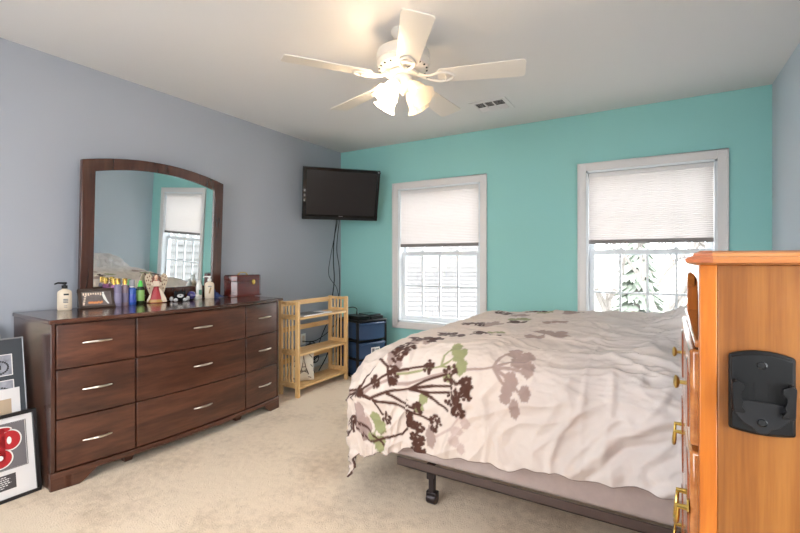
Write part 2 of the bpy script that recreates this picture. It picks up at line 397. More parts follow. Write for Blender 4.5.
for i, (x, y, h) in enumerate(((-2.4, 13.0, 3.0), (.3, 13.4, 3.0), (2.6, 18, 3.4), (-3.6, 19, 3.4), (-.2, 23.5, 3.6), (-1.3, 16.0, 3.0), (1.3, 15.5, 2.8))):
    rng = random.Random(40+i); mb = MB()
    branch(mb, Vector((x, y, GZ)), Vector((rng.uniform(-.08,.08), 0, 1)).normalized(), h, .16, 5, rng)
    t_ = obj('bare_tree', mb, MT['bark']); tag(t_, 'bare pale-barked tree standing outside the right window', 'tree', 'bare trees outside the right window')
def conifer(x, y, h, label):
    rng = random.Random(int(x*10)); t_ = thing('evergreen_tree', label, 'tree', (x, y, GZ))
    obj('trunk', MB().tube([(x,y,GZ),(x,y,GZ+h)], [.16,.02], 8), MT['bark'], t_)
    mb = MB()
    for i in range(90):
        f = i/90; z = GZ + .9 + (h-.9)*f; R_ = (1-f)*1.5+.1; a = i*2.4
        for s_ in (-.25, 0, .25):
            dx, dy = math.cos(a+s_), math.sin(a+s_)
            L_ = R_*rng.uniform(.75,1.1)
            mb.add([(x,y,z),(x+dx*L_*.6-dy*.16,y+dy*L_*.6+dx*.16,z-.02),(x+dx*L_,y+dy*L_,z-.28),(x+dx*L_*.6+dy*.16,y+dy*L_*.6-dx*.16,z-.02),(x+dx*L_*.5,y+dy*L_*.5,z+.1)], [(0,1,4),(1,2,4),(2,3,4),(3,0,4),(0,3,2,1)])
    obj('needles', mb, MT['needles'], t_)
conifer(-.6, 17.5, 5.8, 'evergreen tree among the bare trees outside the right window')

# ------------------------------------------------------------------ dresser
DX0, DX1, DY0, DY1, DH = -3.185, -2.627, .985, 2.475, .868
dr = thing('dresser', 'dark cherry nine-drawer dresser with bowed front under the arched mirror', 'dresser', (-2.627, .985, 0), (0, 0, math.radians(-1.5)))
YC, YH = (DY0+DY1)/2, (DY1-DY0)/2
def bow(y, off=0): return DX1 + off + .066*max(0, 1-((y-YC)/YH)**2)
def bowpoly(y0, y1, xb, off, n=20):
    return [(xb, y0)] + [(bow(y0+(y1-y0)*i/n, off), y0+(y1-y0)*i/n) for i in range(n+1)] + [(xb, y1)]
def strip(y0, y1, o0, o1, n=16):
    ys = [y0+(y1-y0)*i/n for i in range(n+1)]
    return [(bow(y, o0), y) for y in ys] + [(bow(y, o1), y) for y in reversed(ys)]
MT['gap'] = plain('shadowed_wood_gap', '#1d0c08', .6)
obj('carcass', MB().prism(bowpoly(DY0+.02, DY1-.02, DX0+.01, -.022), .075, DH-.024), MT['cherry_side'], dr)
for ya, yb_ in ((DY0, DY0+.02), (DY1-.02, DY1)):
    obj('side_panel', MB().prism([(DX0,ya+(.016 if ya == DY0 else 0)),(DX1-.002,ya),(DX1-.002,yb_),(DX0,yb_+(.016 if ya == DY0 else 0))], .0, DH-.022), MT['cherry_side'], dr, bevel=.003)
obj('top', MB().prism([(DX0, DY0+.010)] + bowpoly(DY0-.015, DY1+.035, DX0, .018, 28)[1:], DH-.022, DH), MT['cherry_top'], dr, bevel=.005)
# base: moulded rail with bracket feet
base = MB().prism(strip(DY0-.004, DY1+.004, -.02, .006, 28), .062, .09)
obj('base_rail', base, MT['cherry'], dr, bevel=.003)
def foot(y0, y1, dirn, nm='bracket_foot'):
    n = 8; mb = MB(); L_ = y1-y0
    for i in range(n):
        a, b2 = y0+L_*i/n, y0+L_*(i+1)/n
        def low(y):
            t = (y-y0)/L_ if dirn > 0 else (y1-y)/L_
            return 0 if t < .68 else .055*((t-.68)/.32)**.8
        xa, xb = bow(a, .004), bow(b2, .004)
        la, lb = low(a), low(b2)
        mb.add([(xa-.022,a,la),(xa,a,la),(xb,b2,lb),(xb-.022,b2,lb),(xa-.022,a,.064),(xa,a,.064),(xb,b2,.064),(xb-.022,b2,.064)],
               [(0,3,2,1),(4,5,6,7),(1,2,6,5),(0,4,7,3),(0,1,5,4),(2,3,7,6)])
    obj(nm, mb, MT['cherry'], dr)
foot(DY0-.003, DY0+.19, 1); foot(DY1-.16, DY1+.003, -1)
for y in (1.37, 2.125): obj('centre_foot', MB().prism([(y-.03, .075), (y+.05, .075), (y+.02, 0), (y-.02, 0)], -2.7, -2.66, 'x'), MT['cherry'], dr)
cols = [(DY0+.023, 1.366), (1.374, 2.122), (2.130, DY1-.023)]
rows = [(.097, .352), (.358, .606), (.612, .838)]
hz = [(.225, .495, .739)]
for ci, (a, b2) in enumerate(cols):
    for ri, (z0, z1) in enumerate(rows):
        d_ = obj('drawer', MB().prism(strip(a, b2, -.02, .0), z0, z1), MT['cherry'], dr, bevel=.0025)
        hy = (1.18, 1.776, 2.315)[ci]; hzz = (.222, .490, .735)[ri]
        hb = MB(); pts = []; rs = []
        for i in range(13):
            t = i/12*2-1; yy = hy + t*.066
            pts.append((bow(yy, .006 + .022*(1-t*t)), yy, hzz + .004*(1-t*t))); rs.append(.0035 + .0035*(1-abs(t))**.7)
        hb.tube(pts, rs, 8)
        for t in (-.8, .8):
            yy = hy+t*.066; hb.tube([(bow(yy,-.004), yy, hzz), (bow(yy,.012), yy, hzz)], .0035, 8)
        obj('handle', hb, MT['nickel'], d_)

# ------------------------------------------------------------------ mirror (leans a little into the room)
MY0, MY1, MZ0, MZS, MZP = 1.315, 2.345, .872, 1.80, 1.868
mr = thing('mirror', 'large arched mirror in a dark cherry frame standing on the dresser', 'mirror', (-3.15, (MY0+MY1)/2, MZ0), (0, math.radians(2.4), math.radians(.8)))
hw = (MY1-MY0)/2; hh = MZS-MZ0; pk = MZP-MZ0
def arch(hw_, zb, zs, zp, n=28):
    out = [(-hw_, zb), (hw_, zb)]
    for i in range(n+1):
        t = 1-2*i/n; out.append((hw_*t, zp - (zp-zs)*t*t))
    return out
n = 28; fw, fwr, fb, ft = .078, .066, .095, .07
outer = arch(hw, 0, hh, pk, n); inner = arch(hw-fw, fb, hh-ft+.008, pk-ft, n)
fr = MB(); k = len(outer)
vs = [(.0, a, c_) for a, c_ in outer] + [(.0, a, c_) for a, c_ in inner] + [(.034, a, c_) for a, c_ in outer] + [(.028, a, c_) for a, c_ in inner]
fs = []
for i in range(k):
    j = (i+1) % k
    fs += [(i, j, k+j, k+i), (2*k+i, 3*k+i, 3*k+j, 2*k+j), (i, 2*k+i, 2*k+j, j), (k+i, k+j, 3*k+j, 3*k+i)]
fr.add(vs, fs)
obj('mirror_frame', fr, MT['cherry_side'], mr, bevel=.004, local=True)
obj('glass', MB().prism(arch(hw-fw+.01, fb-.01, hh-ft+.016, pk-ft+.01, n), .008, .014, 'x'), MT['mirror'], mr, local=True)
obj('back_panel', MB().prism(arch(hw-.01, .01, hh-.01, pk-.01, n), -.008, .004, 'x'), MT['cherry_side'], mr, local=True)

# ------------------------------------------------------------------ television on its corner arm
ang = math.radians(-42)
tv = thing('television', 'black flat-screen television tilted on a wall arm in the corner', 'television', (-2.812, 3.56, 1.846), (0, 0, ang))
T = Matrix.Rotation(math.radians(17), 4, 'Y')     # screen looks along local +x, tipped down
tw, thh = .395, .265
obj('bezel', MB().box(-.06, .0, -tw, tw, -thh, thh, T).box(0, .012, -tw, tw, thh-.028, thh, T).box(0, .012, -tw, tw, -thh, -thh+.05, T).box(0, .012, -tw, -tw+.038, -thh+.05, thh-.028, T).box(0, .012, tw-.032, tw, -thh+.05, thh-.028, T), MT['black_gloss'], tv, bevel=.004, local=True)
obj('screen', MB().box(0, .005, -tw+.038, tw-.032, -thh+.05, thh-.028, T), MT['screen'], tv, local=True)
obj('speaker_bar', MB().box(.012, .016, -tw+.02, tw-.02, -thh+.008, -thh+.03, T), MT['black'], tv, bevel=.002, local=True)
obj('badge', MB().box(.012, .0135, -.022, .022, -thh+.036, -thh+.043, T), MT['silver'], tv, local=True)
obj('corner_badge', MB().box(.012, .0135, tw-.026, tw-.012, thh-.024, thh-.012, T), MT['silver'], tv, local=True)
for kz in (.02, .07, .12): obj('side_button', MB().box(.012, .014, -tw+.010, -tw+.026, -.10+kz, -.10+kz+.025, T), MT['silver'], tv, local=True)
arm = MB().box(-.10, -.06, -.1, .1, -.1, .1, T)
arm.tube([(-.09, 0, 0), (-.30, 0, 0), (-.47, .0, 0)], .022, 10)
arm.box(-.50, -.46, -.05, .05, -.12, .12)
obj('wall_arm', arm, MT['steel'], tv, bevel=.003, local=True)

# ------------------------------------------------------------------ bookshelf
SX0, SX1, SY0, SY1, SH = -2.84, -2.605, 2.715, 3.40, .815
bs = thing('bookshelf', 'light wooden three-tier slatted bookshelf between the dresser and the drawer tower', 'bookshelf', ((SX0+SX1)/2, (SY0+SY1)/2, 0))
for (ya, yb_) in ((SY0, SY0+.02), (SY1-.02, SY1)):
    for (xa, xb) in ((SX0, SX0+.038), (SX1-.04, SX1)):
        obj('post', MB().box(xa, xb, ya, yb_+.004, 0, SH), MT['maple'], bs, bevel=.003)
    for (z0, z1) in ((SH-.03, SH-.005), (.66, .70), (.36, .40), (.085, .125)): obj('end_rail', MB().box(SX0+.036, SX1-.038, ya+.002, yb_, z0, z1), MT['maple_y'], bs, bevel=.002)
    for i in range(3):
        xx = SX0+.038 + (SX1-.04-SX0-.038)*(i+1)/4
        mb = MB()
        for (z0, z1) in ((.125, .36), (.40, .66), (.70, SH-.03)): mb.box(xx-.006, xx+.006, ya+.005, yb_-.003, z0-.002, z1+.002)
        obj('slat', mb, MT['maple'], bs)
for z in (.678, .368, .088):
    obj('shelf', MB().box(SX0+.012, SX1-.004, SY0+.021, SY1-.021, z-.02, z), MT['maple_y'], bs, bevel=.003)
for z in (SH-.055, .53, .25):
    obj('back_rail', MB().box(SX0+.002, SX0+.016, SY0+.021, SY1-.021, z, z+.045), MT['maple_y'], bs, bevel=.002)
# papers on the top shelf
mg = thing('magazine', 'white and grey magazine lying on the top shelf of the bookshelf', 'magazine', (-2.70, 2.98, .678))
obj('pages', MB().box(-2.79, -2.62, 2.80, 3.05, .6785, .690), MT['paper'], mg, bevel=.002)
obj('cover', MB().box(-2.792, -2.618, 2.798, 3.052, .690, .6915), MT['grey_print'], mg)
mg2 = obj('folded_paper', MB().box(-2.775, -2.63, 3.06, 3.19, .6785, .687), MT['paper'], bevel=.002); tag(mg2, 'small white folded papers beside the magazine on the top shelf', 'paper')
# pillow with a tower print on the bottom shelf
MT['pillow'] = plain('cream_linen', '#e2d9c8', .9, bump=.2, bscale=300, var=.1, vscale=14)
MT['print_brown'] = plain('brown_print', '#6a5a50', .9)
pl = thing('pillow', 'cream pillow printed with a lattice tower on the bottom shelf', 'pillow', (-2.715, 2.88, .089), (0, 0, math.radians(-116)))
mb = MB(); N_ = 14; hwp, hhp, th = .110, .138, .034
def pill(u, v, s_): 
    k = (1-abs(u)**3)*(1-abs(v)**3)
    return (u*hwp*(1-.06*(1-v*v)*abs(u)), s_*(th*k**.6+.002), hhp + v*hhp*(1-.05*(1-u*u)))
for s_ in (-1, 1):
    vs = [pill(-1+2*i/N_, -1+2*j/N_, s_) for i in range(N_+1) for j in range(N_+1)]
    mb.add(vs, [(i*(N_+1)+j, i*(N_+1)+j+1, (i+1)*(N_+1)+j+1, (i+1)*(N_+1)+j) for i in range(N_) for j in range(N_)])
cu = obj('cushion', mb, MT['pillow'], pl, local=True, sharp=80)
pr = MB()
def on(u, v): p = pill(u, v, 1); return (p[0], p[1]+.0012, p[2])
def stroke(a, b2, wd):
    a, b2 = Vector(a), Vector(b2); d_ = (b2-a).normalized(); nn = Vector((-d_.y, d_.x))*wd
    q = [a+nn, b2+nn, b2-nn, a-nn]
    for i in range(6):
        s0, s1 = i/6, (i+1)/6
        c4 = [q[0].lerp(q[1], s0), q[0].lerp(q[1], s1), q[3].lerp(q[2], s1), q[3].lerp(q[2], s0)]
        pr.add([on(p.x, p.y) for p in c4], [(0,1,2,3)])
for sgn in (-1, 1):
    stroke((sgn*.42, -.55), (sgn*.2, -.15), .05); stroke((sgn*.2, -.15), (sgn*.07, .3), .035); stroke((sgn*.07, .3), (0, .75), .025)
stroke((-.32, -.3), (.32, -.3), .03); stroke((-.16, .0), (.16, 0), .025); stroke((-.38,-.45),(.2,-.2),.02); stroke((.38,-.45),(-.2,-.2),.02)
for (a, b2) in (((-.8,.5),(-.5,.75)), ((-.7,-.8),(-.4,-.72)), ((.5,.6),(.8,.4)), ((.5,-.8),(.85,-.7)), ((-.85,-.1),(-.6,.1)), ((.55,0),(.8,.12))): stroke(a, b2, .03)
obj('tower_print', pr, MT['print_brown'], cu, local=True)
# outlet + cables
ot = thing('wall_outlet', 'white wall outlet low on the blue wall behind the bookshelf', 'outlet', (XL, 3.43, .33))
obj('cover_plate', MB().box(XL, XL+.006, 3.395, 3.465, .275, .39), MT['white_plastic'], ot, bevel=.002)
obj('socket', MB().box(XL+.006, XL+.008, 3.413, 3.447, .335, .37).box(XL+.006, XL+.008, 3.413, 3.447, .295, .33), MT['cream_plastic'], ot, bevel=.001)
def cable(name, pts, r, label, n=6, smooth=5, group=None):
    P = [Vector(p) for p in pts]; out = []
    for i in range(len(P)-1):
        p0, p1, p2, p3 = P[max(i-1,0)], P[i], P[i+1], P[min(i+2, len(P)-1)]
        for s_ in range(smooth):
            t = s_/smooth
            out.append(.5*((2*p1)+(-p0+p2)*t+(2*p0-5*p1+4*p2-p3)*t*t+(-p0+3*p1-3*p2+p3)*t**3))
    out.append(P[-1])
    return tag(obj(name, MB().tube(out, r, n), MT['black']), label, 'cable', group)
cable('television_cable', [(-2.92,3.615,1.60),(-3.0,3.665,1.35),(-3.03,3.695,1.15),(-3.01,3.685,.95),(-3.03,3.665,.7),(-3.0,3.605,.42),(-2.98,3.545,.2),(-3.02,3.445,.02)], .0055, 'straight black cable hanging down the corner from the television')
cable('television_cable', [(-2.90,3.635,1.60),(-2.98,3.690,1.3),(-2.96,3.705,1.1),(-2.935,3.685,.9),(-2.93,3.655,.72),(-2.93,3.605,.5),(-3.04,3.445,.34),(-3.19,3.385,.32)], .004, 'black cable swinging to the right below the television, ending at the outlet')
cable('television_cable', [(-2.905,3.62,1.60),(-3.03,3.645,1.2),(-3.05,3.645,1.0),(-2.96,3.675,.85),(-2.93,3.665,.6),(-2.96,3.565,.3),(-2.98,3.505,.14)], .003, 'thinnest black cable weaving between the two thicker television cables')
pts = []
for i in range(46):
    a = i*.62; pts.append((-2.98+.03*math.sin(i*1.7), 3.30+.085*math.cos(a)+.02*math.sin(i*.9), .24+.095*math.sin(a)+.012*math.cos(i*1.3)))
pts.append((-3.0, 3.36, .02))
cable('cable_bundle', pts, .005, 'tangled bundle of black cables behind the bottom of the bookshelf', 5, 3)

# ------------------------------------------------------------------ drawer tower
bd = math.radians(-20)                      # local +x looks out of the drawers, local +y to their right
bt_ = thing('drawer_tower', 'smoky blue plastic three-drawer tower in the corner beside the bookshelf', 'drawer tower', (-2.513, 3.43, 0), (0, 0, bd))
bw, bdp, bhh = .36, .37, .55
fr = MB()
for (x, y) in ((-.03, 0), (-.03, bw-.02), (-bdp, 0), (-bdp, bw-.02)): fr.box(x, x+.03, y, y+.02, 0, bhh)
for z in (.0, .175, .36): fr.box(-bdp, -.004, .004, bw-.004, z, z+.016)
obj('frame', fr, MT['black'], bt_, bevel=.003, local=True)
obj('top_panel', MB().box(-bdp-.004, .006, -.004, bw+.004, bhh, bhh+.022), MT['black'], bt_, bevel=.008, local=True)
for i, z in enumerate((.018, .193, .378)):
    zt = z + (.155 if i < 2 else .168); f = MB()
    n = 10
    plan = [(-.002+.022*math.sin(PI*j/n), .022+(bw-.044)*j/n) for j in range(n+1)]
    poly = [(-bdp+.03, .022)] + plan + [(-bdp+.03, bw-.022)]
    f.prism(poly, z, zt)
    d_ = obj('drawer', f, MT['bin_drawer'], bt_, bevel=.006, local=True)
    lip = [(x+.001, y) for x, y in plan]; lip2 = [(x+.016, y) for x, y in reversed(plan)]
    obj('pull_lip', MB().prism(lip+lip2, zt-.022, zt-.006), MT['bin_drawer'], d_, bevel=.003, local=True)
    if i == 1: obj('paper_label', MB().box(.0195, .0215, .15, .255, z+.02, z+.105), MT['paper'], d_, local=True); 
    if i == 1: obj('printed_text', MB().box(.0216, .0222, .16, .19, z+.03, z+.095).box(.0216,.0222,.2,.245,z+.04,z+.05).box(.0216,.0222,.2,.245,z+.06,z+.07).box(.0216,.0222,.2,.245,z+.08,z+.09), MT['grey_print'], d_, local=True)
    cn = MB(); rng = random.Random(i)
    for j in range(6):
        x = -.30+.045*j; cn.box(x, x+.035, .04+rng.random()*.03, bw-.06-rng.random()*.05, z+.006, z+.03+.05*rng.random())
    obj('contents', cn, plain('stored_cloth_%d' % i, ('#3a3f55', '#4a3030', '#55423a')[i], .8), d_, local=True)
rt = thing('router_box', 'flat black router box on top of the drawer tower', 'router', (-2.513, 3.43, bhh+.022), (0,0,bd))
obj('case', MB().box(-.27, -.03, .03, .17, .0, .038).box(-.22, -.02, .18, .33, 0, .032), MT['black'], rt, bevel=.004, local=True)
obj('front_panel', MB().box(-.03, -.028, .04, .16, .008, .03), MT['black_gloss'], rt, local=True)
obj('raised_lid', MB().box(-.25, -.06, .18, .33, .032, .044), MT['black_gloss'], rt, bevel=.003, local=True)
obj('plug_stub', MB().tube([(-.16, .1, .038), (-.16, .1, .075)], [.011, .006], 8), MT['black'], rt, local=True)
cable('router_cable', [(-2.625,3.575,.645),(-2.63,3.575,.675),(-2.665,3.56,.69),(-2.73,3.53,.675),(-2.83,3.5,.63),(-2.93,3.46,.5),(-3.0,3.42,.3)], .0045, 'black power cable arching from the router box behind the bookshelf')

# ------------------------------------------------------------------ bed
BX0, BX1, BY0, BY1 = -1.10, .69, 1.83, 3.40
bf = thing('bed_frame', 'brown-grey steel bed frame on caster legs under the box spring', 'bed frame', ((BX0+BX1)/2, (BY0+BY1)/2, 0))
def angle_rail(y, s):
    return MB().box(BX0, BX1, y, y+.004*s if s > 0 else y, .165, .205).box(BX0, BX1, min(y, y+.04*s), max(y, y+.04*s), .165, .169) if s > 0 else MB().box(BX0, BX1, y-.004, y, .165, .205).box(BX0, BX1, y-.04, y, .165, .169)
obj('side_rail', angle_rail(BY0, 1), MT['dark_metal'], bf); obj('side_rail', angle_rail(BY1, -1), MT['dark_metal'], bf)
for x in (BX0+.14, .45): obj('cross_rail', MB().box(x-.02, x+.02, BY0+.01, BY1-.01, .158, .164), MT['dark_metal'], bf)
for x in (-.93, .46):
    for y in (BY0+.045, BY1-.045):
        lg = obj('leg', MB().box(x-.014, x+.014, y-.014, y+.014, .055, .164).box(x-.03, x-.014, y-.004, y+.004, .11, .165).box(x+.014, x+.026, y-.02, y-.014, .13, .165), MT['steel'], bf, bevel=.003)
        obj('caster', MB().tube([(x-.024, y, .027), (x-.02, y, .027), (x+.02, y, .027), (x+.024, y, .027)], [.022, .027, .027, .022], 16).box(x-.027, x+.027, y-.016, y+.02, .03, .06), MT['steel'], lg, bevel=.004)
bx = MB().box(BX0-.04, BX1, BY0+.008, BY1-.008, .206, .44)
t_ = obj('box_spring', bx, MT['boxspring'], bevel=.02, seg=3); tag(t_, 'grey-beige fabric box spring on the steel frame, under the comforter', 'box spring')
t_ = obj('mattress', MB().box(BX0-.04, BX1, BY0+.02, BY1-.02, .441, .715), MT['mattress'], bevel=.05, seg=4); tag(t_, 'mattress under the comforter on the box spring', 'mattress')

X0,Y0,Y1,TOP=-1.0,1.96,3.28,.775
LF,LN,LB=.80,.60,.45
def cloth_pos(p,q):
    ex=np.maximum(0,X0-p);en=np.maximum(0,Y0-q);ef=np.maximum(0,q-Y1);ey=en+ef
    d=(ex**7+ey**7)**(1/7)
    s=ex+ey+1e-9
    R=(.36*ex+.20*ey)/s+1e-6
    hyp=(ex**3.5+ey**3.5)**(1/3.5)+1e-9
    nx=-ex/hyp; ny=(ef-en)/hyp
    ang=np.minimum(d/R,np.pi/2); rest=np.maximum(0,d-R*np.pi/2)
    h=(R+.09*ex/s)*np.sin(ang)+rest*(.10-.16*ex/s); drop=R*(1-np.cos(ang))+rest*.995
    x=np.maximum(p,X0)+nx*h; y=np.clip(q,Y0,Y1)+ny*h; z=TOP-drop
    # pillows under the head end
    hp=np.clip((p+.10)/.50,0,1);hp=hp*hp*(3-2*hp)
    hq=np.clip((q-2.25)/.45,0,1)*np.clip((3.72-q)/.3,0,1);hq=hq*hq*(3-2*hq)
    hb=np.clip((p+1.0)/.5,0,1);hb=hb*hb*(3-2*hb)
    z=z+.15*hp*hq+.03*hb*np.clip((q-1.9)/.9,0,1)*np.clip((3.9-q)/.5,0,1)
    return x,y,np.maximum(z,.02)
STEMS={'dark': [[(-1.484, 1.604), (-1.216, 1.564), (-1.104, 1.612), (-0.988, 1.644), (-0.912, 1.688), (-0.808, 1.732)], [(-0.988, 1.64), (-0.892, 1.64), (-0.788, 1.656)], [(-0.976, 1.648), (-0.872, 1.672), (-0.78, 1.684)], [(-1.072, 1.704), (-0.996, 1.732), (-0.924, 1.752)], [(-1.456, 1.64), (-1.292, 1.58), (-1.168, 1.64), (-1.072, 1.704)], [(-1.196, 1.56), (-1.068, 1.564), (-0.964, 1.544), (-0.868, 1.52)], [(-1.108, 1.604), (-1.04, 1.58), (-0.96, 1.564)], [(-0.932, 1.64), (-0.872, 1.62), (-0.788, 1.58)], [(-1.728, 1.36), (-1.8, 1.636), (-1.316, 1.36), (-1.152, 1.396), (-1.024, 1.432), (-0.988, 1.464)], [(-1.568, 1.508), (-1.568, 1.496)], [(-1.192, 1.556), (-1.172, 1.5)], [(-1.18, 1.76), (-1.104, 1.72), (-1.088, 1.64)], [(-1.8, 1.636), (-1.192, 1.36)], [(-1.408, 1.564), (-1.264, 1.612), (-1.164, 1.728)]], 'mauve': [[(-1.052, 1.652), (-0.988, 1.668), (-0.892, 1.708), (-0.808, 1.74), (-0.68, 1.768), (-0.6, 1.784)], [(-0.6, 1.784), (-0.588, 1.844), (-0.548, 1.892)], [(-0.6, 1.784), (-0.544, 1.812), (-0.492, 1.836)], [(-0.6, 1.784), (-0.532, 1.784), (-0.472, 1.78)], [(-0.6, 1.784), (-0.564, 1.74), (-0.532, 1.7)], [(-0.6, 1.784), (-0.54, 1.752), (-0.488, 1.704)], [(-1.472, 1.62), (-1.248, 1.584), (-1.088, 1.664)]], 'green': [[(-1.052, 1.696), (-0.944, 1.728), (-0.844, 1.764)], [(-0.844, 1.764), (-0.844, 1.816), (-0.812, 1.872)], [(-0.844, 1.764), (-0.816, 1.788), (-0.776, 1.82)], [(-0.844, 1.764), (-0.8, 1.764), (-0.744, 1.768)], [(-1.208, 1.36), (-1.264, 1.392), (-1.208, 1.476)]], 'pale': [[(-0.844, 1.456), (-0.768, 1.508), (-0.724, 1.572)], [(-0.768, 1.508), (-0.74, 1.46)]]}
BLOBS=[('dark', -0.792, 1.736, 0.035, 0.041), ('dark', -0.74, 1.672, 0.042, 0.042), ('dark', -0.704, 1.704, 0.024, 0.032), ('dark', -0.76, 1.62, 0.043, 0.034), ('dark', -0.736, 1.584, 0.028, 0.024), ('dark', -0.904, 1.752, 0.022, 0.033), ('dark', -1.072, 1.7, 0.029, 0.03), ('dark', -1.168, 1.64, 0.026, 0.026), ('dark', -1.292, 1.58, 0.05, 0.022), ('dark', -1.072, 1.66, 0.02, 0.016), ('dark', -0.848, 1.512, 0.033, 0.034), ('dark', -0.936, 1.568, 0.026, 0.028), ('dark', -0.98, 1.532, 0.022, 0.018), ('dark', -0.968, 1.488, 0.025, 0.022), ('dark', -0.932, 1.48, 0.026, 0.02), ('dark', -0.952, 1.432, 0.022, 0.022), ('dark', -0.924, 1.424, 0.022, 0.02), ('dark', -0.944, 1.388, 0.022, 0.02), ('dark', -0.916, 1.376, 0.02, 0.016), ('dark', -1.512, 1.444, 0.098, 0.043), ('dark', -1.14, 1.484, 0.035, 0.027), ('dark', -1.744, 1.36, 0.014, 0.022), ('dark', -0.692, 1.672, 0.02, 0.03), ('mauve', -1.096, 1.788, 0.02, 0.054), ('mauve', -1.056, 1.744, 0.016, 0.024), ('mauve', -1.356, 1.448, 0.052, 0.066), ('mauve', -0.868, 1.452, 0.024, 0.044), ('mauve', -0.532, 1.888, 0.027, 0.031), ('mauve', -0.476, 1.868, 0.024, 0.035), ('mauve', -0.456, 1.796, 0.022, 0.033), ('mauve', -0.5, 1.828, 0.03, 0.035), ('mauve', -0.52, 1.736, 0.024, 0.034), ('mauve', -0.536, 1.696, 0.02, 0.032), ('mauve', -0.46, 1.7, 0.02, 0.028), ('mauve', -0.5, 1.632, 0.018, 0.036), ('mauve', -0.54, 1.668, 0.022, 0.02), ('mauve', -0.452, 1.86, 0.012, 0.02), ('green', -0.8, 1.868, 0.024, 0.03), ('green', -0.772, 1.82, 0.024, 0.028), ('green', -0.756, 1.84, 0.016, 0.027), ('green', -0.744, 1.768, 0.024, 0.033), ('green', -0.8, 1.848, 0.014, 0.021), ('green', -1.224, 1.476, 0.032, 0.023), ('green', -1.204, 1.44, 0.042, 0.029), ('green', -1.284, 1.384, 0.04, 0.023), ('green', -1.216, 1.376, 0.036, 0.02), ('green', -1.228, 1.36, 0.036, 0.03), ('green', -0.912, 1.612, 0.02, 0.022), ('green', -0.928, 1.568, 0.022, 0.02), ('green', -0.8, 1.716, 0.02, 0.016), ('pale', -0.72, 1.58, 0.018, 0.022), ('pale', -0.704, 1.54, 0.018, 0.02), ('pale', -0.74, 1.504, 0.024, 0.016), ('pale', -0.752, 1.46, 0.02, 0.022), ('pale', -0.72, 1.432, 0.016, 0.02), ('dark', -1.004, 3.184, 0.1, 0.07), ('dark', -0.744, 3.26, 0.11, 0.05), ('green', -0.684, 3.172, 0.05, 0.05), ('green', -0.732, 2.72, 0.1, 0.05), ('dark', -0.74, 2.636, 0.08, 0.03), ('dark', -0.98, 2.572, 0.07, 0.06), ('mauve', -0.868, 2.584, 0.06, 0.07), ('dark', -0.74, 2.164, 0.09, 0.03), ('green', -0.732, 2.264, 0.07, 0.03), ('dark', -0.932, 2.112, 0.1, 0.04), ('dark', -1.004, 1.976, 0.09, 0.05), ('mauve', -1.02, 1.908, 0.08, 0.03), ('mauve', -0.492, 2.236, 0.12, 0.05), ('mauve', -0.448, 2.336, 0.1, 0.06), ('mauve', -0.5, 2.636, 0.09, 0.06), ('mauve', -0.5, 3.196, 0.08, 0.06), ('dark', -0.808, 2.168, 0.04, 0.03), ('mauve', -0.836, 3.076, 0.06, 0.06), ('dark', -1.056, 1.844, 0.05, 0.05), ('dark', -1.064, 1.8, 0.04, 0.05)]
FOLDS = [([(-.28,1.42),(-.12,1.60),(.02,1.68),(.16,1.70)], .018, .016), ([(-.24,1.40),(-.10,1.56),(.06,1.62)], .014, -.012), ([(-.05,1.40),(.06,1.47),(.2,1.50)], .02, .014), ([(-.62,1.38),(-.60,1.52),(-.63,1.66)], .012, .010), ([(-.35,1.38),(-.36,1.46),(-.33,1.56)], .012, .010), ([(-.23,2.15),(-.235,1.95),(-.24,1.75),(-.25,1.45)], .006, .006), ([(-.8,1.38),(-.77,1.5),(-.7,1.62)], .014, .010)]

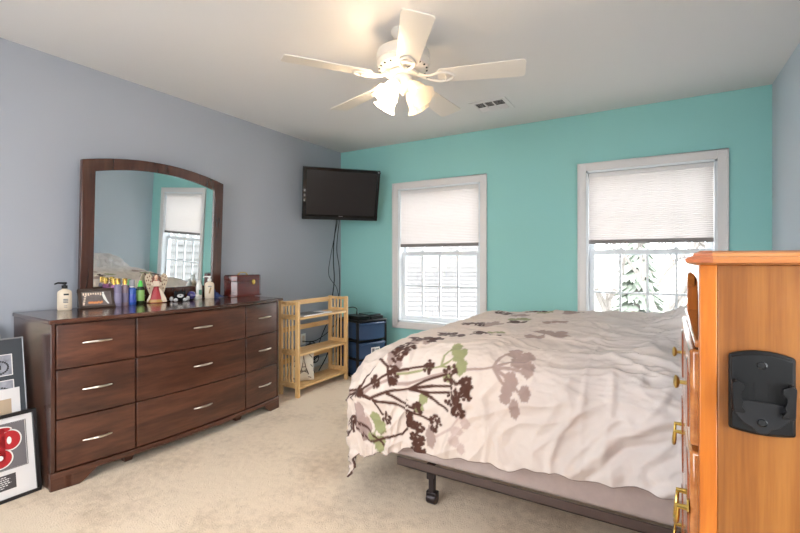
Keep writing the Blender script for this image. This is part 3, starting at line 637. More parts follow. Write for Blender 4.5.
def build_comforter():
    ps = np.concatenate([np.arange(X0-LF, -.42, .0048), np.arange(-.42, .668, .009), [.668]])
    tq = np.concatenate([np.arange(Y0-LN, 2.30, .0048), np.arange(2.30, Y1+LB, .010)])
    P, Q = np.meshgrid(ps, tq, indexing='ij')
    # hem climbs a little towards the head
    fac = 1 - .13*np.clip((P+1.05)/1.1, 0, 1) + .13*np.clip((-.98-P)/.45, 0, 1) + .012*np.sin(P*21) + .008*np.sin(P*47+1)
    Q = np.where(Q < Y0, Y0-(Y0-Q)*fac, Q)
    P = np.where(P < X0, X0-(X0-P)*(1+.015*np.sin(Q*17)+.01*np.sin(Q*41)), P)
    x, y, z = cloth_pos(P, Q)
    pos = np.stack([x, y, z], -1)
    du = np.gradient(pos, axis=0); dv = np.gradient(pos, axis=1)
    nn = np.cross(du, dv); ln = np.linalg.norm(nn, axis=-1, keepdims=True); nn = nn/np.maximum(ln, 1e-9)
    # wrinkles: smooth value-noise lattices, sampled bilinearly
    rng = np.random.default_rng(5)
    def vn(a, b):
        i = np.floor(a).astype(int); j = np.floor(b).astype(int); fa = a-i; fb = b-j
        fa = fa*fa*(3-2*fa); fb = fb*fb*(3-2*fb)
        T_ = vn.t; n_ = T_.shape[0]
        g = lambda ii, jj: T_[ii % n_, jj % n_]
        return (g(i,j)*(1-fa)+g(i+1,j)*fa)*(1-fb)+(g(i,j+1)*(1-fa)+g(i+1,j+1)*fa)*fb
    vn.t = rng.random((97, 97))*2-1
    def ridge(a, b): return (1-np.abs(vn(a, b)))**3
    wx = P + .05*vn(P*6+3, Q*6); wy = Q + .05*vn(P*6+40, Q*6+9)
    D = .010*vn(P*4, Q*4+7) + .006*vn(wx*11+20, wy*11)
    side = np.clip((Y0+.02-Q)/.25, 0, 1); foot = np.clip((X0+.02-P)/.25, 0, 1); topm = (1-side)*(1-foot)
    # sharp creases of many directions
    def creases(th, f1, f2, k): 
        a = wx*math.cos(th)+wy*math.sin(th); b_ = -wx*math.sin(th)+wy*math.cos(th)
        return ridge(a*f1+k, b_*f2+k*1.7)
    head = np.clip((P+.75)/.8, 0, 1)
    D += topm*(.006+.018*head)*(creases(.25, 3.2, 13, 11)+creases(-.45, 3.6, 14, 31)*.8+creases(.05, 5, 20, 47)*.5 - .9)
    D += side*.015*(creases(1.45, 2.6, 10, 5)+.9*creases(1.0, 3.5, 11, 63)+.7*creases(.4, 4, 13, 71)-.9)
    D += foot*(.010*(creases(.1, 3, 11, 15)+creases(-.5, 3, 12, 23)-.8))
    D += .003*vn(wx*30, wy*30+5) + .0016*vn(wx*62, wy*62+5)
    # the long folds on the near side towards the head, and the quilt seams
    def fold(pts, wd, amp):
        best = np.full(P.shape, 9.); 
        for (a, b2) in zip(pts[:-1], pts[1:]):
            ax, ay = a; bx_, by_ = b2; vx, vy = bx_-ax, by_-ay; L2 = vx*vx+vy*vy
            t = np.clip(((P-ax)*vx+(Q-ay)*vy)/L2, 0, 1); best = np.minimum(best, np.hypot(P-ax-t*vx, Q-ay-t*vy))
        return amp*np.exp(-(best/wd)**2)
    for f_ in FOLDS: D += fold(*f_)
    hem = np.clip((Q-(Y0-LN*fac))/.05, 0, 1); D += .006*(1-hem)*np.sin(P*60+3*np.sin(P*13)) * side
    pos = pos + nn*D[..., None]*np.sign(nn[..., 2:3].mean() if False else 1)
    pos[..., 2] = np.maximum(pos[..., 2], .012)
    # printed pattern, drawn in the cloth's own coordinates
    base = np.array(lin('#d3c3b8')[:3]); white = np.array(lin('#d8d1cf')[:3])
    k = np.clip((P+.6)/.7, 0, 1)[..., None]; C = np.ascontiguousarray(base*(1-k)+white*k)
    INK = {'dark': lin('#4a2b20')[:3], 'mauve': lin('#a18a82')[:3], 'green': lin('#8f8f66')[:3], 'pale': lin('#bda79e')[:3]}
    def paint(sd, ink, px=.004):
        w_ = np.clip(.5 - sd/px, 0, 1); k_ = w_ > 0; C[k_] = C[k_]*(1-w_[k_][:, None]) + np.array(INK[ink])*w_[k_][:, None]
    def seg(a, b2, wd):
        ax, ay = a; vx, vy = b2[0]-ax, b2[1]-ay; L2 = vx*vx+vy*vy+1e-9
        t = np.clip(((P-ax)*vx+(Q-ay)*vy)/L2, 0, 1); return np.hypot(P-ax-t*vx, Q-ay-t*vy) - wd
    r_ = random.Random(3)
    flowers = []
    for (kk, cx, cy, rx, ry) in BLOBS:           # wide flower heads are clusters of smaller florets
        if rx > .05 and kk != 'pale':
            for i in range(9):
                a = r_.uniform(0, 2*PI); q = r_.random()**.5*.85; s_ = r_.uniform(.35, .6)*max(ry, .03)
                flowers.append((kk, cx+min(rx, .11)*q*math.cos(a), cy+ry*q*math.sin(a), s_, s_))
        else: flowers.append((kk, cx, cy, rx, ry))
    for ink in ('pale', 'mauve', 'green', 'dark'):
        wd = {'dark': .0058, 'mauve': .006, 'green': .0042, 'pale': .0045}[ink]
        for L_ in STEMS[ink]:
            for i in range(len(L_)-1): paint(seg(L_[i], L_[i+1], wd*(1.25 if i == 0 else 1)), ink)
        for (kk, cx, cy, rx, ry) in flowers:
            if kk != ink: continue
            rx = min(rx, .11); 
            if ink == 'dark':
                for i in range(int(26*max(1, rx*ry/.0012))):
                    a = r_.uniform(0, 2*PI); q = r_.random()**.5
                    px, py = cx+rx*q*math.cos(a), cy+ry*q*math.sin(a); s_ = r_.uniform(.0055, .0095)
                    paint(np.hypot((P-px)/max(1, rx/.045), Q-py) - s_, ink)
            else:
                ph = r_.uniform(0, 6)
                a = np.arctan2((Q-cy)/ry, (P-cx)/rx); rr = np.hypot((P-cx)/rx, (Q-cy)/ry)
                paint((rr - (1.16+.08*np.sin(a*6+ph)+.07*np.sin(a*13+ph*2)+.03*np.sin(a*23+ph)))*min(rx, ry), ink)
    C[:, 0] = lin('#5a3d33')[:3]; C[0, :] = lin('#5a3d33')[:3]      # dark piping along the hem
    ni, nj = P.shape; V = pos.reshape(-1, 3)
    idx = np.arange(ni*nj).reshape(ni, nj)
    F = np.stack([idx[:-1,:-1], idx[1:,:-1], idx[1:,1:], idx[:-1,1:]], -1).reshape(-1, 4)
    me = bpy.data.meshes.new('comforter')
    me.vertices.add(len(V)); me.vertices.foreach_set('co', V.ravel().astype(np.float32))
    me.loops.add(F.size); me.loops.foreach_set('vertex_index', F.ravel().astype(np.int32))
    me.polygons.add(len(F)); me.polygons.foreach_set('loop_start', np.arange(0, F.size, 4, dtype=np.int32)); me.polygons.foreach_set('loop_total', np.full(len(F), 4, dtype=np.int32))
    me.update(); me.validate()
    me.polygons.foreach_set('use_smooth', [True]*len(me.polygons))
    at = me.color_attributes.new('print', 'FLOAT_COLOR', 'POINT')
    at.data.foreach_set('color', np.concatenate([C.reshape(-1, 3), np.ones((len(V), 1))], 1).ravel().astype(np.float32))
    return me
m, nt, b, out = newmat('printed_cotton'); N, L = nt.nodes, nt.links
an = N.new('ShaderNodeAttribute'); an.attribute_name = 'print'; L.new(an.outputs['Color'], b.inputs['Base Color'])
S(b, 'Roughness', .8); S(b, 'Specular IOR Level', .25); S(b, 'Sheen Weight', .15)
tc = N.new('ShaderNodeTexCoord'); nz = N.new('ShaderNodeTexNoise'); nz.inputs['Scale'].default_value = 28; nz.inputs['Detail'].default_value = 5
L.new(tc.outputs['Object'], nz.inputs['Vector']); bp = N.new('ShaderNodeBump'); bp.inputs['Strength'].default_value = .25; bp.inputs['Distance'].default_value = .01
L.new(nz.outputs['Fac'], bp.inputs['Height']); L.new(bp.outputs['Normal'], b.inputs['Normal'])
me = build_comforter(); me.materials.append(m)
cf = bpy.data.objects.new('comforter', me); COL.objects.link(cf)
sol = cf.modifiers.new('thickness', 'SOLIDIFY'); sol.thickness = .012; sol.offset = -1
tag(cf, 'cream comforter printed with brown, mauve and green flower heads, spread over the bed', 'comforter')

# ------------------------------------------------------------------ chest of drawers (honey oak), seen from its side
CW, CD, CH = .68, .52, 1.187                 # local x: front to back, y: near side to far side
ch = thing('chest_of_drawers', 'tall honey oak chest of drawers standing in the right foreground', 'chest of drawers', (.069, 1.0, 0), (0, 0, math.radians(-1.2)))
TT = CH-.026
obj('side_panel', MB().box(.028, CD, 0, .016, .02, TT), MT['oak'], ch, bevel=.002, local=True)
obj('side_panel', MB().box(.028, CD, CW-.016, CW, .02, TT), MT['oak'], ch, bevel=.002, local=True)
obj('stile', MB().box(0, .028, -.001, .03, .02, TT), MT['oak_stile'], ch, bevel=.002, local=True)
obj('stile', MB().box(0, .028, CW-.03, CW, .02, TT), MT['oak_stile'], ch, bevel=.002, local=True)
obj('back_panel', MB().box(CD-.012, CD, .016, CW-.016, .02, TT), MT['oak'], ch, local=True)
# top with a stepped ogee edge: stacked outlines
prof = [(.008, TT), (.021, TT+.004), (.0225, TT+.010), (.017, TT+.0145), (.0105, TT+.016), (.008, TT+.021), (-.004, CH)]
mb = MB(); vs = []; fs = []
for (o_, z) in prof: vs += [(-o_, -o_, z), (CD, -o_, z), (CD, CW+o_, z), (-o_, CW+o_, z)]
for i in range(len(prof)-1):
    for k_ in range(4): fs.append((4*i+k_, 4*i+(k_+1) % 4, 4*i+4+(k_+1) % 4, 4*i+4+k_))
fs += [(3,2,1,0), tuple(4*(len(prof)-1)+k_ for k_ in range(4))]
mb.add(vs, fs); obj('top', mb, MT['oak_top'], ch, local=True, sharp=25)
MT['oak_sheen'] = plain('oak_edge_red_sheen', '#a05c3c', .3, coat=.4)  # same oak; its reddish reflected sheen is painted into this colour
vs = []; fs = []
for (o_, z) in prof: vs += [(-o_-.0006, -o_-.0006, z+.0004), (.02, -o_-.0006, z+.0004), (-o_-.0006, CW+o_, z+.0004)]
for i in range(len(prof)-1): fs += [(3*i, 3*i+1, 3*i+4, 3*i+3), (3*i+2, 3*i, 3*i+3, 3*i+5)]
obj('front_moulding', MB().add(vs, fs), MT['oak_sheen'], ch, local=True, sharp=25)
# open niche with an arched apron, floor and back
ap = [(.03, TT), (.03, 1.085)] + [(.03+ (CW-.06)*t, 1.115 + .022*math.sin(PI*min(1, max(0, (t-.0)/1.0)))**.35) for t in [i/24 for i in range(1, 24)]] + [(CW-.03, 1.085), (CW-.03, TT)]
obj('arched_apron', MB().prism(ap, .0, .02, 'x'), MT['oak_front'], ch, bevel=.002, local=True)
obj('niche_floor', MB().box(-.006, CD-.012, .016, CW-.016, 1.0, 1.014), MT['oak_front'], ch, bevel=.003, local=True)
obj('niche_back', MB().box(.30, .31, .016, CW-.016, 1.014, TT), MT['oak'], ch, local=True)
obj('base_plinth', MB().box(-.006, CD, -.004, CW+.004, 0, .07), MT['oak_front'], ch, bevel=.004, local=True)
def bail(parent, y, z, mat, s=1.0):
    mb = MB()
    mb.prism([(y+dx*s, z+.012*s+dz*s) for dx, dz in ((-.052,0),(-.035,.016),(-.012,.013),(0,.022),(.012,.013),(.035,.016),(.052,0),(.035,-.014),(.012,-.010),(0,-.018),(-.012,-.010),(-.035,-.014))], -.0185, -.0155, 'x')
    for q in (-1, 1): mb.tube([(-.0155, y+q*.036*s, z+.012*s), (-.036, y+q*.036*s, z+.012*s)], [.006, .0045], 10)
    mb.tube([(-.033-.004*math.sin(PI*i/14), y+.036*s*math.cos(PI*i/14), z+.012*s-.046*s*math.sin(PI*i/14)**.7) for i in range(15)], [.0034+.0022*math.sin(PI*i/14) for i in range(15)], 8)
    return obj('bail_pull', mb, mat, parent, local=True)
drs = [(.802, .992), (.530, .790), (.190, .518), (.085, .180)]
for i, (z0, z1) in enumerate(drs):
    d_ = obj('drawer', MB().prism([(-.012, .034), (-.015, .05), (-.015, CW-.05), (-.012, CW-.034), (.3, CW-.034), (.3, .034)], z0, z1), MT['oak_front'], ch, bevel=.006, local=True)
    zz0, zz1 = z0+.03, z1-.03
    for (ya, yb_) in ((.05, .20), (CW-.20, CW-.05)):          # carved arched panels
        a_ = [(ya, zz0), (yb_, zz0)] + [(yb_-(yb_-ya)*t, zz1-.022+.022*math.sin(PI*t)) for t in [k_/12 for k_ in range(13)]]
        obj('carved_panel', MB().prism(a_, -.0175, -.010, 'x'), MT['oak_arch'], d_, bevel=.003, local=True)
    for y in (.155, .53) if i == 0 else (.08, .53):
        if i == 0:
            kb = MB().lathe([(.0095, 0), (.010, .0022), (.0045, .004), (.0042, .014), (.011, .016), (.0145, .020), (.0145, .023), (.009, .026), (1e-5, .0265)], (0,0,0), 18, frame_m((-.0145, y, .897), (-1,0,0)))
            obj('knob', kb, MT['brass'], d_, local=True)
        elif i < 3: bail(d_, y, (z0+z1)/2, MT['brass_bright'], 1.0)

# phone cradle screwed to the side panel
cr_ = thing('phone_cradle', 'black plastic wall cradle with two hooked arms fixed to the side of the oak chest', 'phone cradle', (.174, .9955, .934), (0, 0, math.radians(-1.2)))
cr_.location.x = .159; cr_.location.z = .932; cr_.scale = (.83, 1, .95)
hx, hz_ = .056, .071
n = 12
def outline(k=1.0, dz=0):
    top = [(hx*k - 2*hx*k*i/n, hz_*k + .010*k*(1-(1-2*i/n)**2) ) for i in range(n+1)]
    bot = [(-hx*k + 2*hx*k*i/n, -hz_*k - .006*k*(1-(1-2*i/n)**2)) for i in range(n+1)]
    return [(a, b2) for a, b2 in top+bot]
Y = .998
def lc(mb, name, mat, par, **kw): return obj(name, mb, mat, par, local=True, **kw)
cu_ = lc(MB().prism(outline(1.0), -.010, 0, 'y'), 'back_plate', MT['black'], cr_, bevel=.004)
lc(MB().prism([(a*.93, b2*.94) for a, b2 in outline(1)], -.0145, -.0095, 'y'), 'face_plate', MT['black'], cr_, bevel=.003)
cup = [( .047, -.028), (.038, -.012), (-.038, -.012), (-.047, -.028), (-.044, -.042), (-.030, -.056), (-.016, -.062), (-.009, -.070), (0, -.073), (.009, -.070), (.016, -.062), (.030, -.056), (.044, -.042)]
lc(MB().prism(cup, -.0185, -.014, 'y'), 'lower_pad', plain('worn_black_plastic', '#1a1a1c', .35), cr_, bevel=.003)
for q in (-1, 1):
    mb = MB()
    a = [(q*.030, -.028), (q*.050, -.030), (q*.052, .022), (q*.044, .026), (q*.030, .020), (q*.030, .012), (q*.037, .004), (q*.037, -.004), (q*.033, -.012), (q*.036, -.020)]
    mb.prism(a, -.034, -.0275, 'y'); mb.prism([(q*.044, -.030), (q*.052, -.030), (q*.052, .024), (q*.044, .026)], -.0275, -.014, 'y')
    mb.prism([(q*.030, -.034), (q*.050, -.034), (q*.050, -.027), (q*.030, -.027)], -.031, -.014, 'y')
    lc(mb, 'hook_arm', MT['black'], cr_, bevel=.0015)
MT['hole'] = plain('dark_hole', '#050506', .8)
for q in (-1, 1):
    lc(MB().prism([(q*.022, -.018), (q*.038, -.018), (q*.038, .021), (q*.022, .021)], -.0148, -.0142, 'y'), 'slot', MT['hole'], cr_)
    lc(MB().box(q*.011-.0008, q*.011+.0008, -.0152, -.0143, -.028, .022), 'groove', MT['hole'], cr_)
for z in (.055, -.05):
    M_ = frame_m((0, -.0145 if z > 0 else -.0185, z), (0, -1, 0))
    h_ = lc(MB().lathe([(.0075, -.001), (.0082, .0006), (.0062, .001), (.006, .0004)], (0,0,0), 20, M_, sx=1.15, sy=.9), 'screw_hole', MT['black_gloss'], cr_)
    obj('recess', MB().lathe([(.0058, .0), (.0058, .0007)], (0,0,0), 20, M_, sx=1.15, sy=.9), MT['hole'], h_, local=True)

# ------------------------------------------------------------------ ceiling fan
fan = thing('ceiling_fan', 'white five-blade ceiling fan with four bell-shaped lamp shades', 'ceiling fan', (-1.213, 2.083, CEIL))
def lf(nm, mb, mat, par=None, **kw): return obj(nm, mb, mat, par or fan, local=True, **kw)
lf('canopy', MB().lathe([(.066, 0), (.066, -.012), (.055, -.035), (.034, -.05), (.02, -.055)], n=28), MT['fan_white'])
lf('downrod', MB().lathe([(.018, -.05), (.018, -.085), (.04, -.09), (.05, -.10)], n=20), MT['fan_white'])
mh = lf('motor_housing', MB().lathe([(.05, -.092), (.115, -.100), (.142, -.118), (.148, -.135), (.148, -.172), (.143, -.176), (.147, -.180), (.140, -.205), (.118, -.222), (.07, -.232), (.05, -.234)], n=48), MT['fan_white'])
for k_ in range(20):
    a = 2*PI*k_/20
    lf('vent_slot', MB().ball((.131*math.cos(a), .131*math.sin(a), -.2135), (.0075, .0075, .004), 8), MT['hole'], mh)
cam_a = YAW; BZ = -.268
MT['bulb_off'] = plain('unlit_frosted_bulb', '#e9e2d6', .4)
for k_ in range(5):
    a = math.radians(-85 + 72*k_) + cam_a
    Mb = Matrix.Rotation(a, 4, 'Z') @ Matrix.Translation((0, 0, BZ)) @ Matrix.Rotation(math.radians(-11), 4, 'X')
    pts = []
    r0, r1, w0, w1 = .205, .655, .058, .073
    poly = [(r0, -w0), (r1-.02, -w1), (r1-.004, -w1+.006), (r1, -w1+.02), (r1, w1-.02), (r1-.004, w1-.006), (r1-.02, w1), (r0, w0), (r0-.012, w0-.02), (r0-.012, -w0+.02)]
    bl = lf('blade', MB().prism(poly, 0, .006, 'z', Mb), MT['fan_white'], bevel=.0015)
    arm = MB()
    # scrolled iron: two curved bars joined by a ring, plus the neck to the hub
    for q in (-1, 1):
        arm.tube([(.09, q*.012, .022), (.125, q*.010, .004), (.16, q*.022, -.005), (.20, q*.038, -.006), (.245, q*.036, -.006), (.275, q*.016, -.006), (.285, 0, -.006)], [.008, .008, .0075, .007, .007, .007, .007], 8, Mb)
    arm.tube([(.07, 0, .030), (.10, 0, .018), (.135, 0, .0)], [.016, .014, .010], 8, Mb)
    arm.tube([(.235, -.03, -.006), (.24, 0, -.006), (.235, .03, -.006)], .006, 8, Mb)
    lf('blade_arm', arm, MT['fan_white'], bl)
lf('rotor_plate', MB().lathe([(.05, -.232), (.088, -.236), (.092, -.244), (.088, -.252), (.05, -.256)], n=36), MT['fan_white'])
lf('light_kit', MB().lathe([(.05, -.252), (.058, -.262), (.060, -.285), (.052, -.305), (.040, -.325), (.022, -.338), (.010, -.345), (.006, -.356), (1e-5, -.358)], n=32), MT['fan_white'])
def rib(a, t): return 1 + .035*t*math.cos(a*24) + .035*max(0, t-.75)*4*math.cos(a*8)
for k_ in range(4):
    a = math.radians(50 + 90*k_) + cam_a
    d_ = Vector((math.cos(a)*math.sin(math.radians(42)), math.sin(a)*math.sin(math.radians(42)), -math.cos(math.radians(42))))
    o_ = Vector((.047*math.cos(a), .047*math.sin(a), -.292)); M_ = frame_m(o_, d_)
    lf('socket_arm', MB().lathe([(.016, -.01), (.017, .02), (.024, .024), (.026, .036), (.022, .04)], n=20, M=M_), MT['fan_white'])
    s_ = lf('lamp_shade', MB().lathe([(.0262, .026), (.030, .034), (.036, .048), (.041, .066), (.043, .085), (.044, .102), (.048, .118), (.056, .132), (.066, .142)], n=96, M=M_, wob=rib), MT['lamp_glass'])
    lf('bulb', MB().lathe([(.011, .036), (.013, .05), (.021, .066), (.026, .082), (.024, .096), (.014, .107), (1e-5, .110)], n=18, M=M_), MT['bulb'] if k_ in (1, 2) else MT['bulb_off'], s_)
    if k_ in (0, 3): continue
    ld = bpy.data.lights.new('fan_bulb_light', 'POINT'); ld.energy = LAMP_W; ld.color = (1, .84, .64); ld.shadow_soft_size = .03
    lo = bpy.data.objects.new('fan_bulb_light', ld); COL.objects.link(lo); lo.parent = fan; lo.location = o_ + d_*.118

# ceiling vent
vt = thing('ceiling_vent', 'small white ceiling air vent with dark louvres near the turquoise wall', 'vent', (-1.165, 3.45, CEIL))
vx0, vx1, vy0, vy1 = -1.315, -1.015, 3.31, 3.585
f = MB(); zc = CEIL
f.box(vx0, vx1, vy0, vy0+.035, zc-.008, zc).box(vx0, vx1, vy1-.035, vy1, zc-.008, zc).box(vx0, vx0+.035, vy0+.035, vy1-.035, zc-.008, zc).box(vx1-.035, vx1, vy0+.035, vy1-.035, zc-.008, zc)
obj('frame', f, MT['ceiling'], vt, bevel=.002)
MT['duct'] = plain('dark_duct', '#2e2925', .9)
obj('duct_opening', MB().box(vx0+.03, vx1-.03, vy0+.03, vy1-.03, zc-.0015, zc-.0005), MT['duct'], vt)
for i in range(7):
    y = vy0+.05+i*.027; Ml = Matrix.Translation((0, y, zc-.008)) @ Matrix.Rotation(math.radians(19 if i < 4 else -40), 4, 'X')
    obj('louvre', MB().box(vx0+.035, vx1-.035, -.0095, .0095, -.0007, .0007, Ml), MT['ceiling'], vt)
for x in (vx0+.115, vx1-.115): obj('divider', MB().box(x-.003, x+.003, vy0+.035, vy1-.035, zc-.014, zc-.004), MT['ceiling'], vt)

# ------------------------------------------------------------------ things on the dresser
Z = DH + .0005
def pump_bottle(label, x, y, h, r, body, pump, rot, lab=None, sq=.62, name='lotion_bottle'):
    t_ = thing(name, label, 'lotion bottle', (x, y, Z), (0, 0, rot))
    hb = h*.74
    b_ = obj('bottle', MB().lathe([(r*.9, 0), (r, .004), (r, hb*.78), (r*.93, hb*.9), (r*.6, hb*.98), (r*.36, hb), (r*.34, hb+.006)], n=28, sx=sq), body, t_, local=True)
    p = MB().lathe([(r*.42, hb+.005), (r*.42, hb+.024), (r*.16, hb+.027), (r*.15, h-.014), (r*.34, h-.012), (r*.32, h)], n=18)
    p.tube([(0, 0, h-.006), (0, -r*.9, h-.004), (0, -r*1.35, h-.012)], [.0058, .005, .004], 8)
    obj('pump', p, pump, t_, local=True)
    if lab: lab(t_, r, hb, sq)
    return t_
def lab_a(t_, r, hb, sq):
    mb = MB()
    for (v0, v1, u0, u1) in ((.72, .80, -.2, .9),): 
        mb.box(r*sq-.004, r*sq+.0008, r*-.1, r*.6, hb*v0, hb*v1)
    o_ = obj('label_block', mb, MT['label_dark'], t_, local=True)
    mb = MB()
    for k_ in range(3): mb.box(r*sq-.004, r*sq+.0006, -r*.15, r*.5, hb*(.5-k_*.07), hb*(.5-k_*.07)+.0055)
    mb.box(r*sq-.004, r*sq+.0006, -r*.05, r*.4, hb*.2, hb*.2+.003); mb.box(r*sq-.004, r*sq+.0006, -r*.05, r*.4, hb*.13, hb*.13+.002)
    obj('label_text', mb, MT['grey_print'], t_, local=True)
pump_bottle('white lotion bottle with black pump at the left end of the dresser', -3.075, 1.222, .168, .036, MT['cream_plastic'], MT['black'], math.radians(-25), lab_a)
def lab_b(t_, r, hb, sq):
    obj('label_mark', MB().prism([(-.009, hb*.3), (.002, hb*.3), (.012, hb*.62), (.006, hb*.7), (-.004, hb*.5)], r*sq-.004, r*sq+.0008, 'x'), plain('gold_brown_mark', '#9a7a4e', .5), t_, local=True)
    obj('label_text', MB().box(r*sq-.004, r*sq+.0008, -.012, .013, hb*.70, hb*.75), MT['grey_print'], t_, local=True)
pump_bottle('cream lotion bottle with white pump in front of the right mirror post', -3.035, 2.178, .176, .035, MT['cream_plastic'], MT['white_plastic'], math.radians(-30), lab_b)
t_ = thing('lotion_bottle', 'white and green squeeze bottle behind the cream pump bottle', 'bottle', (-3.075, 2.115, Z))
obj('bottle', MB().lathe([(.022, 0), (.024, .004), (.024, .10), (.018, .118), (.011, .122)], n=22, sx=.7), MT['white_plastic'], t_, local=True)
obj('cap', MB().lathe([(.013, .121), (.013, .142), (.010, .144)], n=18), MT['white_plastic'], t_, local=True)
obj('green_label', MB().box(.0145, .0178, -.012, .012, .03, .07), plain('green_label_ink', '#6f9a84', .5), t_, local=True)
# leaning photograph in its brown frame
pf = thing('photo_frame', 'small brown framed photograph leaning at the left foot of the mirror', 'photo frame', (-3.035, 1.385, Z), (0, math.radians(-20), math.radians(-10)))
pw, ph = .098, .128
obj('frame', MB().box(-.012, .004, -pw, pw, 0, .016).box(-.012, .004, -pw, pw, ph-.018, ph).box(-.012, .004, -pw, -pw+.018, .018, ph-.018).box(-.012, .004, pw-.018, pw, .018, ph-.018), MT['frame_brown'], pf, bevel=.002, local=True)
MT['photo_dark'] = plain('dark_photograph', '#6a5f5c', .5, var=.5, vscale=40)
MT['photo_orange'] = plain('orange_print', '#d88a55', .5); MT['photo_cream'] = plain('cream_print', '#e8d3bd', .5)
pp = obj('photograph', MB().box(-.008, -.004, -pw+.017, pw-.017, .017, ph-.017), MT['photo_dark'], pf, local=True)
rng = random.Random(12); mb = MB()
for (y0, z0, n_, dy, dz) in ((-.072, .090, 8, .013, 0), (-.075, .030, 1, 0, 0)):
    for k_ in range(n_): mb.box(-.004, -.0032, y0+k_*dy, y0+k_*dy+.008, z0-rng.random()*.01, z0+.011)
for k_ in range(4): mb.box(-.004, -.0032, -.074+k_*.003, -.064+k_*.003, .032+k_*.014, .040+k_*.014)
obj('pale_figures', mb, MT['photo_cream'], pp, local=True)
mb = MB()
for k_ in range(9): mb.ball((-.0038, -.042+k_*.0085, .034+.006*rng.random()), (.0008, .005, .008), 8)
obj('orange_figures', mb, MT['photo_orange'], pp, local=True)
mb = MB().prism([(.030,.088),(.040,.094),(.046,.080),(.056,.045),(.066,.026),(.058,.024),(.046,.042),(.036,.060)], -.004, -.0030, 'x').ball((-.0035, .037, .098), (.001, .006, .007), 8)
obj('player_figure', mb, MT['white_plastic'], pp, local=True)
# mist bottles
def mist(label, x, y, h, r, tint, cap, capname, hcap=.035, liquid=None, name='mist_bottle'):
    t_ = thing(name, label, 'spray bottle', (x, y, Z))
    hb = h-hcap
    b_ = obj('bottle', MB().lathe([(r*.92, 0), (r, .004), (r, hb*.86), (r*.85, hb*.95), (r*.45, hb)], n=24), tint, t_, local=True)
    obj('collar', MB().lathe([(r*.5, hb-.001), (r*.5, hb+.008)], n=18), MT['brass_bright'] if capname == 'gold' else MT['white_plastic'], t_, local=True)
    obj('cap', MB().lathe([(r*.66, hb+.006), (r*.66, h-.003), (r*.58, h)], n=22), cap, t_, local=True)
    if liquid: obj('label_band', MB().lathe([(r*1.004, hb*.15), (r*1.01, hb*.16), (r*1.01, hb*.58), (r*1.004, hb*.6)], n=24), liquid, t_, local=True)
    return t_
clear_cap = tinted('clear_cap_plastic', '#c9c6cc', .55, .1)
gold_cap = plain('gold_cap', '#b08d45', .25, .9)
mist('pink mist bottle with gold cap beside the small photograph', -3.075, 1.50, .180, .021, tinted('pink_liquid', '#dd94cf', .55), gold_cap, 'gold', .04, tinted('pink_band', '#c9b6d8', .5))
mist('lilac mist bottle with gold cap, front of the spray bottles', -3.03, 1.500, .182, .022, tinted('lilac_liquid', '#b9aecb', .6), gold_cap, 'gold', .038, tinted('lilac_band', '#b4aac6', .5))
mist('clear mauve mist bottle with gold cap left of the blue bottle', -3.045, 1.552, .180, .022, tinted('mauve_liquid', '#c3aab4', .6), gold_cap, 'gold', .04, tinted('mauve_band', '#a195b0', .5))
mist('bright blue mist bottle with clear cap', -3.05, 1.598, .168, .026, tinted('blue_liquid', '#3a62b8', .25), clear_cap, 'clear', .05, plain('blue_band', '#2b48a8', .3))
t_ = thing('spray_bottle', 'green labelled dark bottle with green cap left of the angel figurine', 'bottle', (-3.06, 1.66, Z))
obj('bottle', MB().lathe([(.023, 0), (.025, .004), (.025, .105), (.02, .116), (.012, .12)], n=22), plain('dark_green_bottle', '#26301c', .2), t_, local=True)
obj('label', MB().lathe([(.0252, .022), (.0256, .023), (.0256, .094), (.0252, .095)], n=22), plain('lime_label', '#86ad5c', .5), t_, local=True)
obj('cap', MB().lathe([(.015, .119), (.015, .135), (.011, .15), (.008, .16)], n=18), plain('green_cap', '#4ec24a', .35), t_, local=True)
# angel figurine
an = thing('angel_figurine', 'winged angel figurine in a red dress in front of the mirror', 'figurine', (-3.05, 1.765, Z), (0, 0, math.radians(-30)))
an.scale = (1.15, 1.15, 1.15)
MT['resin'] = plain('cream_resin', '#dcc8b2', .5, var=.12, vscale=60); MT['dress'] = plain('crimson_dress', '#a8323a', .45, var=.15, vscale=50)
MT['hair'] = plain('auburn_hair', '#6e4030', .5); MT['wing'] = plain('parchment_wing', '#cdb89c', .55, var=.25, vscale=90); MT['skin'] = plain('figurine_skin', '#e8c3a6', .5)
dr_ = obj('dress', MB().lathe([(.046, 0), (.050, .006), (.044, .022), (.034, .05), (.022, .082), (.0135, .098), (.016, .112), (.019, .124), (.012, .134), (.006, .138)], n=32, sx=.72, wob=lambda a, t: 1+.07*(1-t)*math.cos(a*9)), MT['dress'], an, local=True, sharp=80)
obj('gold_trim', MB().lathe([(.0505, .004), (.0512, .008), (.0462, .021), (.0450, .020)], n=32, sx=.73, wob=lambda a, t: 1+.07*math.cos(a*9)), plain('gold_trim_paint', '#b58a4a', .4), dr_, local=True, sharp=80)
obj('robe', MB().prism([(.012, .095), (.034, .07), (.052, .03), (.058, .006), (.03, .004), (.022, .05)], .016, .03, 'x').prism([(-.012, .1), (-.024, .07), (-.030, .03), (-.048, .004), (-.05, .018), (-.028, .07)], .014, .028, 'x').prism([(-.018, .134), (.018, .134), (.014, .1), (-.014, .1)], -.016, .0145, 'x'), MT['resin'], an, bevel=.004, local=True)
hd = obj('head', MB().ball((.003, 0, .156), (.0115, .0105, .0145), 18).tube([(.0, 0, .134), (.001, 0, .148)], .0055, 10).ball((.0145, 0, .1545), (.0025, .0018, .0028), 8), MT['skin'], an, local=True)
for q in (-1, 1): obj('eye', MB().ball((.0132, q*.0042, .1585), (.001, .0014, .001), 8), MT['hair'], hd, local=True)
